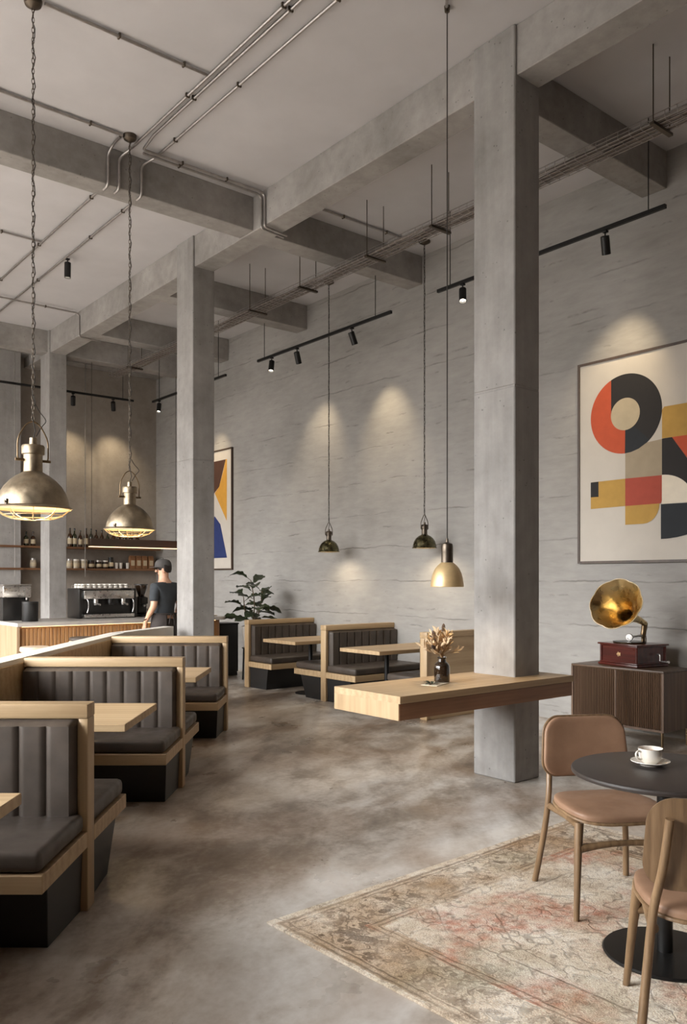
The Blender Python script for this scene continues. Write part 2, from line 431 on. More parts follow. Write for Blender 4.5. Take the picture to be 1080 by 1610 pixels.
M['paper'] = plain('cream_paper', srgb(222,206,180), .85, var=.05)
M['canvas'] = plain('cream_art_paper', srgb(194,187,177), .8, var=.03, nscale=5)
M['a_or'] = plain('burnt_orange_ink', srgb(182,76,42), .75, var=.06); M['a_red'] = plain('brick_red_ink', srgb(162,68,50), .75, var=.06)
M['a_bk'] = plain('warm_black_ink', srgb(28,24,23), .75, var=.1); M['a_nv'] = plain('blue_black_ink', srgb(25,30,36), .75, var=.1)
M['a_ye'] = plain('ochre_ink', srgb(178,140,66), .75, var=.06); M['a_ta'] = plain('stone_ink', srgb(156,142,120), .75, var=.05)
M['a_in'] = plain('pale_stone_ink', srgb(178,164,138), .75, var=.05); M['a_bl'] = plain('royal_blue_ink', srgb(30,46,98), .75, var=.08)
M['a_br'] = plain('umber_ink', srgb(72,44,30), .75, var=.08); M['a_am'] = plain('amber_ink', srgb(196,144,54), .75, var=.06); M['a_cream'] = plain('light_cream_ink', srgb(222,212,194), .75, var=.04)
M['frame'] = wood('dark_frame_wood', srgb(50,38,30), srgb(70,54,43), srgb(86,68,54), 'Z')
M['skin'] = plain('warm_skin', srgb(206,162,134), .5, var=.06, nscale=20, Subsurface_Weight=.08)
M['hair'] = plain('dark_hair', srgb(34,26,22), .6, var=.3, nscale=60)
M['tee'] = plain('charcoal_cotton', srgb(54,58,62), .9, var=.12, nscale=14, bump=.25)
M['apron'] = plain('dark_grey_apron_cloth', srgb(58,52,50), .9, var=.12, nscale=14, bump=.25)
M['cap'] = plain('washed_black_cap', srgb(78,75,73), .9, var=.14, nscale=16, bump=.25)
M['shoe'] = plain('black_shoe', srgb(30,28,27), .6)
M['kraft'] = plain('kraft_paper', srgb(150,108,74), .85, var=.1, nscale=14, bump=.1)
M['label'] = plain('pale_label_paper', srgb(206,190,160), .8, var=.05)
M['bottle'] = plain('amber_bottle_glass', srgb(58,36,18), .08, var=.2, Coat_Weight=.4)
M['bottleg'] = plain('green_bottle_glass', srgb(44,46,26), .08, var=.2, Coat_Weight=.4)
M['jar'] = plain('milky_jar_glass', srgb(186,172,152), .15, var=.15, nscale=30)
M['bean'] = plain('coffee_beans', srgb(52,34,24), .5, var=.4, nscale=90, bump=.5)
M['counter'] = plain('grey_stone_worktop', srgb(176,170,164), .3, var=.08, nscale=9)
M['record'] = plain('black_record', srgb(18,17,17), .25, var=.2)
M['gold'] = metal('gilt_emblem', (.8,.55,.3,1), .35, .1)
M['bulb'] = emit('warm_bulb_glow', (1,.78,.5,1), 6)
M['led'] = emit('warm_led_glow', (1,.70,.38,1), 2.6)
M['lens'] = emit('spot_lens_glow', (1,.9,.74,1), 18)
M['inner'] = plain('white_enamel_inside', srgb(224,206,170), .45, var=.05)
M['traycable'] = plain('grey_cable_sheath', srgb(112,102,95), .6)
M['cord'] = plain('dark_cord', srgb(46,40,36), .7)
M['winframe'] = plain('dark_window_steel', srgb(50,48,46), .5, .2)
M['pouf'] = plain('pale_beech', srgb(204,182,156), .6, var=.08)

# ---------------------------------------------------------------- the room shell
def struct(o, label, cat): return tag(o, label, cat, None, 'structure')
T = .25
o = MB().box(LX-T, WX+T, FY-T, BY+T, -.2, 0).build('floor', M['floor']); struct(o, 'polished mottled grey and brown concrete floor', 'floor')
o = MB().box(LX-T, WX+T, FY-T, BY+T, CH, CH+.2).build('ceiling', M['ceil']); struct(o, 'plain pale plastered ceiling between the concrete beams', 'ceiling')
o = MB().box(WX, WX+T, FY-T, BY+T, 0, CH).build('wall_right', M['rwall']); struct(o, 'long board-marked grey concrete wall with the framed art', 'wall')
o = MB().box(LX-T, WX, BY, BY+T, 0, CH).build('wall_back', M['bwall']); struct(o, 'warm grey plastered wall behind the coffee bar', 'wall')
o = MB().box(LX-T, WX, FY-T, FY, 0, CH).build('wall_front', M['walnut']); struct(o, 'unseen wall at the street end, dark wood added to cut bounced light', 'wall')  # out of view; dark cladding made up to cut bounce onto camera-facing sides
# left wall: piers and spandrels around four tall windows
WIN = [(-1.3,1.8),(2.4,5.0),(5.6,8.2),(8.6,10.7)]; WZ0, WZ1 = .6, 5.1
b = MB(); prev = FY
for (a0, a1) in WIN:
    b.box(LX-T, LX, prev, a0, 0, CH); b.box(LX-T, LX, a0, a1, 0, WZ0); b.box(LX-T, LX, a0, a1, WZ1, CH); prev = a1
b.box(LX-T, LX, prev, BY, 0, CH)
o = b.build('wall_left', M['bwall']); struct(o, 'window wall of plastered piers opposite the concrete wall', 'wall')
for i, (a0, a1) in enumerate(WIN):
    b = MB()
    for y in (a0, (a0*2+a1)/3, (a0+2*a1)/3, a1): b.box(LX-.16, LX-.10, max(a0,y-.03), min(a1,y+.03), WZ0, WZ1)
    for z in (WZ0, 2.0, 3.5, WZ1): b.box(LX-.16, LX-.10, a0, a1, max(WZ0,z-.03), min(WZ1,z+.03))
    o = b.build('window_%d' % (i+1), M['winframe'])
    struct(o, 'tall steel framed window, %s along the window wall' % ('nearest the street end','second from the street end','third from the street end','nearest the coffee bar')[i], 'window')

# columns (the near two keep their cast joint as a real groove)
def column(name, y0, label, x0=0.0, x1=.294, d=.40, joint=2.93, top=CH):
    b = MB()
    b.box(x0, x1, y0, y0+d, 0, joint-.004, bev=.008, seg=1)
    b.box(x0+.004, x1-.004, y0+.004, y0+d-.004, joint-.006, joint+.006)
    b.box(x0, x1, y0, y0+d, joint+.004, top, bev=.008, seg=1)
    o = b.build(name, M['col']); struct(o, label, 'column'); return o
column('concrete_column', 0.0, 'near concrete column that carries the oak ledge table')
column('concrete_column', 4.81, 'middle concrete column at the end of the booth row')
column('concrete_column', 9.60, 'far concrete column rising behind the bar counter')
column('concrete_column', 10.55, 'shaded concrete pier against the back wall beside the shelves', x0=-.52, x1=-.14, d=.349, joint=3.0, top=5.40)
# beams
BZ = 5.22
b = MB(); b.box(.025, .285, FY, BY, BZ, CH, bev=.006, seg=1)
struct(b.build('ceiling_beam', M['beam']), 'main concrete beam running along the column line', 'beam')
for (y, lab) in ((.24,'short cross beam between near column and concrete wall'),(3.54,'short cross beam over the wall booths, in line with the left cross beam'),(5.97,'short cross beam over the far end of the wall booths'),(8.2,'short cross beam just beyond the middle column'),(9.66,'short cross beam between far column and concrete wall')):
    struct(MB().box(.285, WX, y, y+.26, BZ+.012, CH, bev=.006, seg=1).build('ceiling_beam', M['beam']), lab, 'beam')
for (y, lab) in ((3.54,'long cross beam left of the main beam under the conduits'),(9.66,'long cross beam left of the main beam near the bar')):
    struct(MB().box(LX, .025, y, y+.26, BZ+.01, CH, bev=.006, seg=1).build('ceiling_beam', M['beam']), lab, 'beam')
struct(MB().box(LX, WX, 10.62, BY, 5.40, CH, bev=.006, seg=1).build('ceiling_beam', M['beam']), 'edge beam along the top of the back wall', 'beam')

# low partition wall behind the booth row (set at the booths' angle), then on to the middle column
b = MB()
def cwprism(mb, pts, z0, z1, mi=0): mb.prism([CW(*p).to_2d() for p in pts], z0, z1, mi)
PW = thing('partition_wall', 'low pale plaster partition wall behind the charcoal booths', 'partition', CW(-2.39, 4.8), 0, None, 'structure')
def prel(pts): return [(CW(*p) - PW.location).to_2d() for p in pts]
b = MB(); b.prism(prel([(-2.48,.9),(-2.32,.9),(-2.32,8.72),(-2.40,8.80),(-2.48,8.75)]), 0, .935); b.prism(prel([(-2.48,8.75),(-2.36,8.72),(-2.04,9.88),(-2.17,9.93)]), 0, .935)
b.build('wall_body', M['white_plaster'], PW)
b = MB(); b.prism(prel([(-2.318,.9),(-2.300,.9),(-2.300,8.30),(-2.318,8.30)]), 0, .90); b.build('oak_lining', M['oakX'], PW)['label'] = 'light oak lining on the booth side'

# ---------------------------------------------------------------- booths
HW = .565
def booth(label, loc, rotz, sides, group, panel=False):
    """double bench: oak partition with a cushioned seat on each listed side (-1 / +1 along local y)"""
    r = thing('booth_bench', label, 'booth seat', loc, rotz, group)
    b = MB(); b.box(-HW, HW-.002, -.042, .042, 0, .875, bev=.003, seg=1); b.build('partition_panel', M['oakX'], r)
    b = MB(); b.box(-HW, HW+.012, -.056, .056, .872, .935, bev=.004); b.build('top_rail', M['oakX'], r)
    b = MB(); b.box(HW-.03, HW+.012, -.05, .05, 0, .8715, bev=.004); b.build('end_post', M['oakZ'], r)
    for s in sides:
        x0, x1, n = -HW+.004, HW-.036, 9
        cw = (x1-x0)/n
        def f(u, v, s=s):
            x = x0 + (x1-x0)*u; q = ((u*n) % 1.0) if u < 1 else 1.0
            e = abs(2*q-1); pill = .016*(1-e**9)
            z = .39 + (.868-.39)*v
            ez = max(0.0, abs(2*v-1)-.90)/.10; tz = (1-ez**2.4)
            y = .042 + (.058 + pill)*max(tz, 0.0) + .004
            if v in (0.0, 1.0) or u in (0.0, 1.0): y = .043
            return (x, s*y, z)
        b = MB(); b.grid(f, n*8, 22)
        # closed ends
        for (xx) in (x0, x1):
            vs = [Vector((xx, s*.0425, .39)), Vector((xx, s*.0425, .868))]
        b.build('backrest', M['lea'], r, angle=60)
        b = MB(); y0, y1 = sorted((s*.056, s*.60)); b.box(-HW+.004, HW, y0, y1, .362, .448, bev=.028, seg=4); b.build('seat_cushion', M['lea'], r, angle=60)
        b = MB(); y0, y1 = sorted((s*.0515, s*.61)); b.box(-HW, HW+.012, y0, y1, .288, .3605, bev=.003, seg=1); b.build('seat_frame', M['oakX'], r)
        yt0, yt1, yb1 = s*.0515, s*.50, s*.42
        b = MB(); vs = [(-HW,yt0,0),(HW-.02,yt0,0),(HW-.035,yb1,0),(-HW,yb1,0),(-HW,yt0,.2875),(HW-.01,yt0,.2875),(HW-.01,yt1,.2875),(-HW,yt1,.2875)]
        b.hexa(vs, bev=.003, seg=1); b.build('plinth', M['plinth'], r)
    return r
def booth_table(label, loc, rotz, L, W, z, group, ped=0.0, py=0.0):
    r = thing('booth_table', label, 'table', loc, rotz, group)
    MB().box(-L/2, L/2, -W/2, W/2, z-.042, z, bev=.003, seg=1).build('tabletop', M['oakX'], r)
    MB().cyl((ped,py,.0125),(ped,py,z-.0565),.028,n=20).build('pedestal', M['black'], r)
    MB().lathe([(0,0),(.20,0),(.203,.005),(.198,.012),(0,.012)],40,Matrix.Translation((ped,py,0))).build('base_plate', M['black'], r)
    MB().box(ped-.14,ped+.14,py-.14,py+.14,z-.056,z-.0425).build('mounting_plate', M['black'], r)
    return r
BG = 'charcoal booth benches along the low partition wall'; BXC = -2.3+HW+.002
rb = -TH
booth('charcoal leather booth bench nearest the camera, cut by the left edge', CW(BXC, 3.77), rb, (-1,1), BG)
booth('charcoal leather booth bench, middle one of the left row', CW(BXC, 5.97), rb, (-1,1), BG)
booth('charcoal leather booth bench backing onto the middle column', CW(BXC, 8.20), rb, (-1,), BG)
TG = 'oak tables between the left booths'
booth_table('light oak booth table cut off at the bottom left edge', CW(BXC+.01, 2.58), rb, 1.14, .74, .735, TG)
booth_table('light oak booth table between the nearest and middle left booths', CW(BXC+.01, 4.72), rb, 1.14, .74, .735, TG)
booth_table('light oak booth table in front of the booth by the column', CW(BXC+.01, 6.80), rb, 1.14, .74, .735, TG)
WG = 'brown leather booths against the concrete wall'
wx = WX - HW - .003
booth('booth bench at the far end of the wall row, beside the potted plant', (wx, 5.85, 0), PI, (1,), WG)
booth('double booth bench in the middle of the row along the concrete wall', (wx, 4.11, 0), PI, (-1,1), WG)
booth('booth bench seen from its plain oak back, behind the dried flowers', (wx, 2.37, 0), PI, (-1,), WG)
TG2 = 'oak tables of the wall booths'
booth_table('light oak table in the far wall booth, nearer the potted plant', (1.86, 4.80, 0), PI, 1.26, .72, .72, TG2, .12)
booth_table('light oak table in the wall booth behind the oak ledge table', (1.80, 3.08, 0), PI, 1.36, .68, .72, TG2, .12, -.16)

# ---------------------------------------------------------------- oak ledge table round the near column
lt = thing('ledge_table', 'thick light oak table cantilevered around the near concrete column', 'table', (-.45,.1,0))
def ring_boxes(b, x0,x1,y0,y1,z0,z1):
    ox, oy = -.45, .1
    for (a0,a1,c0,c1) in ((x0,-.0015,y0,y1),(.2955,x1,y0,y1),(-.0015,.2955,y0,-.0015),(-.0015,.2955,.4015,y1)):
        b.box(a0-ox,a1-ox,c0-oy,c1-oy,z0,z1)
    bmesh.ops.remove_doubles(b.bm, verts=b.bm.verts[:], dist=1e-5)
b = MB(); ring_boxes(b, -1.34, .44, -.20, .445, .735, .78); b.build('tabletop', M['oakX'], lt)
b = MB(); ring_boxes(b, -1.335, .435, -.190, .44, .63, .731); b.build('apron', wood('oak_apron_painted_shade', srgb(112,76,50), srgb(136,96,66), srgb(152,112,80), 'X'), lt)['label'] = 'oak apron below the top, darkened to paint in shade'  # same oak as the top, shade of the front painted into its colour
b = MB(); b.box(-1.3405+.45, -1.334+.45, -.2-.1+.014, .445-.1, .63, .7348); b.build('end_panel', M['oakZ'], lt)

# smoked glass vase and dried flowers
VX, VY = -.63, .13
va = thing('flower_vase', 'smoked brown glass bottle vase on the oak ledge table', 'vase', (VX,VY,.7802))
b = MB(); b.lathe([(.0,.0),(.045,.0),(.053,.006),(.055,.02),(.055,.105),(.052,.122),(.040,.138),(.029,.146),(.027,.165),(.031,.172),(.031,.178),(.026,.178),(.023,.165),(.024,.15),(.0365,.134),(.0475,.118),(.05,.10),(.05,.012),(.0,.008)], 32); b.build('glass_body', M['glassdark'], va)
bq = thing('dried_bouquet', 'dried pale leaves and dark seed heads in the smoked glass vase', 'dried flowers', (VX,VY,.795))
rnd = random.Random(3)
st, lf, hd = MB(), MB(), []
def blade(mb, base, d, up, L, W, curl=.25, fold=.25, nu=4, nv=8, shape=1.0, mi=0):
    d = Vector(d).normalized(); side = d.cross(Vector(up))
    if side.length < 1e-4: side = d.cross(Vector((1,0,0)))
    side.normalize(); nrm = side.cross(d).normalized(); base = Vector(base)
    def f(u, v):
        w = W*math.sin(PI*min(1,max(0,v))**shape)**.8 if 0 < v < 1 else W*.02
        s_ = (u*2-1)
        return base + d*(L*v) + side*(w*s_) + nrm*(abs(s_)*w*fold - curl*L*v*v)
    mb.grid(f, nu, nv, mi)
for i in range(44):
    a = rnd.uniform(0,2*PI); tilt = rnd.uniform(.08,1.15); L = rnd.uniform(.22,.30)*(1-.12*tilt)
    d = Vector((math.sin(tilt)*math.cos(a), math.sin(tilt)*math.sin(a), math.cos(tilt)))
    p0 = Vector((.008*math.cos(a),.008*math.sin(a),.02)); pm = Vector((.010*math.cos(a),.010*math.sin(a),.165)); p1 = pm + d*(L-.1)
    st.tube(bez([p0, pm, (pm+p1)/2 + Vector((0,0,.006)), p1], 4), .0014, 5)
    if i in (0,3,7,11,17,22):
        q = d.to_track_quat('Z','Y').to_matrix().to_4x4()
        hd.append((MB().lathe([(.001,-.005),(.011,.004),(.0135,.022),(.0105,.042),(.001,.054)], 10, Matrix.Translation(p1) @ q)))
    else:
        for k in range(7):
            t = .3+.7*k/6; p = pm.lerp(p1, t); aa = rnd.uniform(0,2*PI)
            dd = (d*.9 + Vector((math.cos(aa),math.sin(aa),.2))*.75).normalized()
            blade(lf, p, dd, (math.sin(aa),math.cos(aa),.4), rnd.uniform(.045,.07), rnd.uniform(.006,.011), curl=rnd.uniform(-.2,.3), nu=2, nv=5)
st.build('stalks', M['drystem'], bq); lf.build('dried_leaves', M['dry'], bq); 
for h_ in hd: h_.build('seed_head', M['drydark'], bq)['label'] = 'dark fuzzy seed head'
cd = MB(); cd.box(-.10,.10,-.06,.06,0,.003); o = cd.build('paper_card', M['paper'], None, (-.735,.095,.7802), .35); tag(o, 'cream paper card lying on the oak ledge table', 'card')
sp = thing('leaf_sprig', 'small dark leafy sprig lying on the cream card', 'sprig', (-.775,.09,.7836), .5)
b = MB()
for i in range(11):
    a = i*2*PI/11*1.6; blade(b, (.012*math.cos(a),.012*math.sin(a),.002), (math.cos(a),math.sin(a),.28+.2*(i%3)), (0,0,1), .05, .012, .25, nu=2, nv=5)
b.build('leaves', M['leaf'], sp); MB().tube([(-.05,0,.003),(0,0,.004),(.03,.01,.004)], .002, 6).build('stalk', M['stem'], sp)

# ---------------------------------------------------------------- rug, cafe table, cup, chairs
RX0, RX1, RY0, RY1 = -2.74, -.42, -4.1, -.86
hx, hy = (RX1-RX0)/2, (RY1-RY0)/2
b = MB(); b.box(-hx,hx,-hy,hy,.0005,.012,bev=.004); o = b.build('area_rug', rug_mat(hx,hy), None, ((RX0+RX1)/2,(RY0+RY1)/2,0), math.radians(2.0))
tag(o, 'worn beige and rust patterned rug under the tan chairs', 'rug')
RZ = .0125
TC = (-1.748,-2.164)
ct = thing('cafe_table', 'round black cafe table on a pedestal with a white cup', 'table', (TC[0],TC[1],RZ))
MB().lathe([(0,.708),(.345,.708),(.358,.713),(.36,.722),(.356,.729),(.345,.732),(0,.732)], 64).build('tabletop', M['tabletop'], ct)
MB().lathe([(.10,.695),(.10,.7075),(.026,.7075),(.026,.695)], 24).build('top_plate', M['black'], ct)
MB().cyl((0,0,.016),(0,0,.7),.030,n=24).build('pedestal', M['black'], ct)
MB().lathe([(0,0),(.235,0),(.238,.006),(.232,.012),(.05,.016),(0,.016)], 56).build('base_disc', M['black'], ct)
SX, SY, SZ = -1.716, -2.083, RZ+.7325
sa = MB(); sa.lathe([(0,0),(.04,0),(.042,.003),(.066,.011),(.077,.0165),(.0765,.019),(.062,.0145),(.04,.0065),(0,.005)], 48); o = sa.build('saucer', M['ceramic'], None, (SX,SY,SZ)); tag(o, 'white saucer on the round black cafe table', 'saucer')
cu = thing('coffee_cup', 'white coffee cup standing on its saucer', 'cup', (SX,SY,SZ+.0068), math.radians(160))
MB().lathe([(0,0),(.026,0),(.030,.004),(.043,.02),(.046,.036),(.0475,.060),(.0485,.062),(.0455,.060),(.044,.038),(.041,.022),(.028,.008),(0,.007)], 40).build('cup_body', M['ceramic'], cu)
b = MB(); b.tube(bez([(.0455,0,.050),(.060,0,.053),(.070,0,.043),(.066,0,.028),(.052,0,.020),(.0425,0,.0205)],5), .0042, 8); b.build('handle', M['ceramic'], cu)
MB().lathe([(0,.047),(.0435,.047),(.0435,.045),(0,.045)], 32).build('coffee', M['coffee'], cu)['label'] = 'milky brown coffee'

def dining_chair(label, loc, rotz, group):
    r = thing('dining_chair', label, 'chair', loc, rotz, group)
    # local +y is the front
    SW, SD = .46, .45
    # seat outline: narrower at the back, rounded front
    ol = []
    N = 40
    for k in range(N):
        a = 2*PI*k/N; c_, s_ = math.cos(a), math.sin(a); e = 2/3.6
        x = math.copysign(abs(c_)**e, c_); y = math.copysign(abs(s_)**e, s_)
        wid = .235 if y > 0 else .235 - .035*(-y)
        ol.append((x*wid, y*.225+.005))
    bend = lambda v: Vector((v.x, v.y, v.z + .10*(v.x*v.x)*1.2 + (.02*((v.y-.05)/.22)**2 if v.y > .05 else .05*(v.y-.05)**2) * -1.0 + .004))
    b = MB(); b.pad(ol, .4125, .4245, bend, K=4); ss = b.build('seat_shell', M['chairwood'], r, angle=60)
    b = MB(); b.pad([(x*.975,y*.97) for (x,y) in ol], .4250, .452, bend, dome=.010); b.build('seat_pad', M['tan'], ss, angle=60)['label'] = 'tan leather pad'
    # legs (each its own mesh) : tapered, square-round section
    def leg(pts, rad):
        b = MB(); b.tube(bez(pts, 6), [rad[0]+(rad[1]-rad[0])*i/(len(bez(pts,6))-1) for i in range(len(bez(pts,6)))], 12)
        for v in b.bm.verts: v.co.z = max(v.co.z, .0006)
        b.build('leg', M['chairwood'], r, angle=60)
    for s in (-1, 1):
        leg([(s*.205,.165,.408),(s*.222,.190,.25),(s*.244,.225,0)], (.021,.0125))
        leg([(s*.150,-.272,.755),(s*.168,-.254,.60),(s*.192,-.205,.44),(s*.212,-.215,.25),(s*.240,-.262,0)], (.0135,.0150))
        b = MB(); b.tube([(s*.190,-.195,.385),(s*.196,0,.393),(s*.203,.16,.392)], [.017,.014,.017], 10); b.build('side_rail', M['chairwood'], r, angle=60)
    b = MB(); pts = [(-.208,.185,.30),(-.1,.185,.312),(0,.185,.315),(.1,.185,.312),(.208,.185,.30)]
    b.tube(bez(pts,4), [.019,.018,.0165,.0155,.015,.0145,.014,.0135,.013,.0135,.014,.0145,.015,.0155,.0165,.018,.019], 10); b.build('front_stretcher', M['chairwood'], r, angle=60)
    # backrest: curved veneer shell with a leather face
    bo = []
    for (x, z) in rrect(.44, .295, .085, 8):
        bo.append((x*(1.0 - .05*(z/.15)), z))
    def place(off):
        def f(v):
            x, z, t = v.x, v.y, v.z
            y = -.232 - .10*(z+.147)*1.0 - .55*(.22**2 - x*x)*1.0 + .016 + off + t
            return Vector((x, y + .012, z + .668))
        return f
    b = MB(); b.pad(bo, -.006, .006, place(.0), K=5); bs = b.build('backrest_shell', M['chairveneer'], r, angle=60)
    b = MB(); b.pad([(x*.965,z*.955) for (x,z) in bo], .0065, .026, place(.0), K=6, dome=.006); b.build('back_pad', M['tan'], bs, angle=60)['label'] = 'tan leather pad'
    return r
CG = 'tan leather chairs at the cafe table'
def rz(dx, dy): return math.atan2(dy, dx) - PI/2
dining_chair('tan leather chair facing us across the cafe table, back towards the column', (-1.425,-1.685,RZ), rz(-.51,-.86), CG)
dining_chair('tan leather chair in front, its wooden back towards us, cut by right edge', (-2.132,-2.535,RZ), math.radians(-54.5), CG)

# ---------------------------------------------------------------- sideboard and gramophone
sx0, sx1, sy0, sy1, sz0, sz1 = 1.855, 2.335, -.125, .82, .165, .70
sb = thing('sideboard', 'dark walnut sideboard with ribbed sliding doors below the large art', 'sideboard', ((sx0+sx1)/2,(sy0+sy1)/2,0))
ox, oy = (sx0+sx1)/2, (sy0+sy1)/2
HX, HY = (sx1-sx0)/2, (sy1-sy0)/2
b = MB(); b.box(-HX,HX,-HY,HY,sz1-.022,sz1,bev=.004); b.build('top', M['walnutY'], sb)
b = MB(); b.box(-HX,HX,-HY,-HY+.02,sz0,sz1-.0225); b.box(-HX,HX,HY-.02,HY,sz0,sz1-.0225); b.box(-HX,HX,-HY+.02,HY-.02,sz0,sz0+.02); b.box(HX-.012,HX,-HY+.02,HY-.02,sz0+.02,sz1-.0225); b.box(-HX+.03,HX-.012,-.01,.01,sz0+.02,sz1-.0225)
b.build('carcass', M['walnut'], sb)
for (a0, a1) in ((-HY+.021,-.006),(.006,HY-.021)):
    b = MB(); n = int((a1-a0)/.0175); w = (a1-a0)/n
    b.box(-HX+.018,-HX+.026,a0,a1,sz0+.021,sz1-.0235)
    for k in range(n):
        y = a0+w*(k+.5); hw = w*.36
        b.prism([(-HX+.018,y-hw),(-HX+.018,y+hw),(-HX+.007,y+hw*.75),(-HX+.004,y),(-HX+.007,y-hw*.75)], sz0+.0215, sz1-.024)
    b.build('tambour_door', M['walnut'], sb)
MB().box(-HX+.003,-HX+.018,-.0055,.0055,sz0+.021,sz1-.0235).build('centre_stile', M['walnut'], sb)
for (x, y) in ((-HX+.03,-HY+.03),(HX-.03,-HY+.03),(-HX+.03,HY-.03),(HX-.03,HY-.03)):
    MB().cyl((x,y,sz0),(x,y,0),.013,.009,n=14).build('leg', M['darkbrass'], sb)

GL, GR = Vector((2.165,.36,sz1+.0005)), math.radians(-12)
gr = thing('gramophone', 'antique brass horn gramophone with mahogany case on the sideboard', 'gramophone', GL, GR)
# local: -x is the front of the case
b = MB()
b.box(-.20,.20,-.24,.24,0,.022,bev=.006); b.box(-.19,.19,-.228,.228,.0222,.036,bev=.005); b.box(-.178,.178,-.215,.215,.036,.178); b.box(-.188,.188,-.226,.226,.178,.19,bev=.004); b.box(-.205,.205,-.243,.243,.19,.206,bev=.005)
for (x, y) in ((-.178,-.215),(-.178,.215),(.178,-.215),(.178,.215)): b.cyl((x,y,.036),(x,y,.178),.014,n=14)
b.box(-.183,-.178,-.18,.18,.055,.062); b.box(-.183,-.178,-.18,.18,.155,.162)
cs = b.build('case', M['mahogany'], gr)
b = MB()
for k in range(5):
    a = k*2*PI/5; b.lathe([(0,.0),(.010,.0),(.008,.003),(0,.004)], 10, Matrix.Translation((-.1785,.017*math.cos(a),.108+.013*math.sin(a))) @ Matrix.Rotation(-PI/2,4,'Y'))
b.lathe([(0,0),(.013,0),(.010,.005),(0,.006)], 14, Matrix.Translation((-.1785,0,.108)) @ Matrix.Rotation(-PI/2,4,'Y'))
b.build('emblem', M['gold'], gr)['label'] = 'small gilt ornament'
MB().lathe([(0,.208),(.145,.208),(.148,.214),(.145,.219),(0,.219)], 48, Matrix.Translation((-.04,0,0))).build('turntable', M['darkbrass'], gr)
MB().lathe([(0,.2195),(.150,.2195),(.150,.2225),(.055,.2225),(.052,.223),(0,.223)], 48, Matrix.Translation((-.04,0,0))).build('record', M['record'], gr)
b = MB(); b.tube(fillet([(.05,-.243,.115),(.05,-.275,.115),(.05,-.275,.055),(.05,-.325,.055)], .015), .006, 10); b.cyl((.05,-.325,.055),(.05,-.375,.055),.010,.012,n=14); b.build('crank', M['chrome'], gr)
# horn : mouth towards the room, sweeping down to the elbow at the back
Rg = Matrix.Rotation(-GR, 4, 'Z')
def gl(w): return Rg @ (Vector(w) - GL)          # world point -> gramophone local
mouth = Vector((CAM.x+((968-540)/1294*math.cos(TH)+math.sin(TH))*7.28, CAM.y+(-(968-540)/1294*math.sin(TH)+math.cos(TH))*7.28, 1.5-(949-911)/1294*7.28))
tocam = (CAM-mouth).normalized(); leftv = Vector((-math.cos(TH), math.sin(TH), 0))
nrm = (tocam*.80 + leftv*.40 + Vector((0,0,.42))).normalized()
elbow_w = Vector((CAM.x+((1013-540)/1294*math.cos(TH)+math.sin(TH))*7.72, CAM.y+(-(1013-540)/1294*math.sin(TH)+math.cos(TH))*7.72, 1.5-(980-911)/1294*7.72))
thr = mouth - nrm*.30
b = MB()
ctr = bez([mouth, mouth-nrm*.10, mouth-nrm*.20, thr, (thr*.45+elbow_w*.55)+Vector((0,0,.01)), elbow_w], 6)
L = len(ctr); n = 48; vs = []; fs = []
def hr(t): return .027 + .183*max(0,(1-t))**2.7 + .024*(1-t)
up = Vector((0,0,1)); prevt = None
for i, p in enumerate(ctr):
    t = (ctr[min(i+1,L-1)]-ctr[max(i-1,0)]).normalized()
    a = t.cross(Vector((0,0,1))).normalized(); c_ = a.cross(t).normalized()
    for k in range(n):
        g = 2*PI*k/n; tt = i/(L-1)
        sc_ = 1 + .045*max(0,1-tt*2.2)*(abs(math.cos(g*4.0))-.55)
        vs.append(gl(p + (a*math.cos(g)+c_*math.sin(g))*hr(tt)*sc_))
for i in range(L-1):
    for k in range(n): fs.append((i*n+k, i*n+(k+1)%n, (i+1)*n+(k+1)%n, (i+1)*n+k))
b._new(vs, fs); b.build('horn', M['brass'], gr, angle=70)
b = MB(); rim = [vs[k] for k in range(n)]; b.tube(rim, .0045, 8, closed=True); b.build('horn_rim', M['palebrass'], gr, angle=70)
el = gl(elbow_w); pv = Vector((.115,-.02,.0)); top = Vector((.115,-.02,.33))
b = MB(); b.tube(bez([el, el*.4+top*.6+Vector((.012,0,.02)), top-Vector((0,0,.05)), Vector((.115,-.02,.255)), Vector((.115,-.02,.2065))],6), [.0275]*9+[.025]*4+[.021]*6+[.018]*6, 14); b.build('elbow', M['darkbrass'], gr, angle=70)
b = MB(); b.tube(bez([(.115,-.02,.27),(.06,-.02,.272),(.0,-.025,.268),(-.06,-.03,.262)],5), [.011]*8+[.009]*8, 10)
b.build('tone_arm', M['chrome'], gr, angle=70)
b = MB(); b.lathe([(0,-.012),(.030,-.012),(.034,-.006),(.034,.006),(.030,.012),(.012,.016),(0,.016)], 28, Matrix.Translation((-.075,-.032,.262)) @ Matrix.Rotation(math.radians(90),4,'Y') @ Matrix.Rotation(math.radians(-25),4,'X')); b.cyl((-.078,-.032,.232),(-.085,-.032,.2235),.003,.0015,n=8)
b.build('sound_box', M['chrome'], gr)
MB().tube(bez([(.17,-.02,.2065),(.172,-.02,.30),(.15,-.02,.40)] if False else [(.150,-.02,.2065),(.152,-.02,.25),(.137,-.02,.285)],5), .006, 8).build('horn_bracket', M['chrome'], gr)

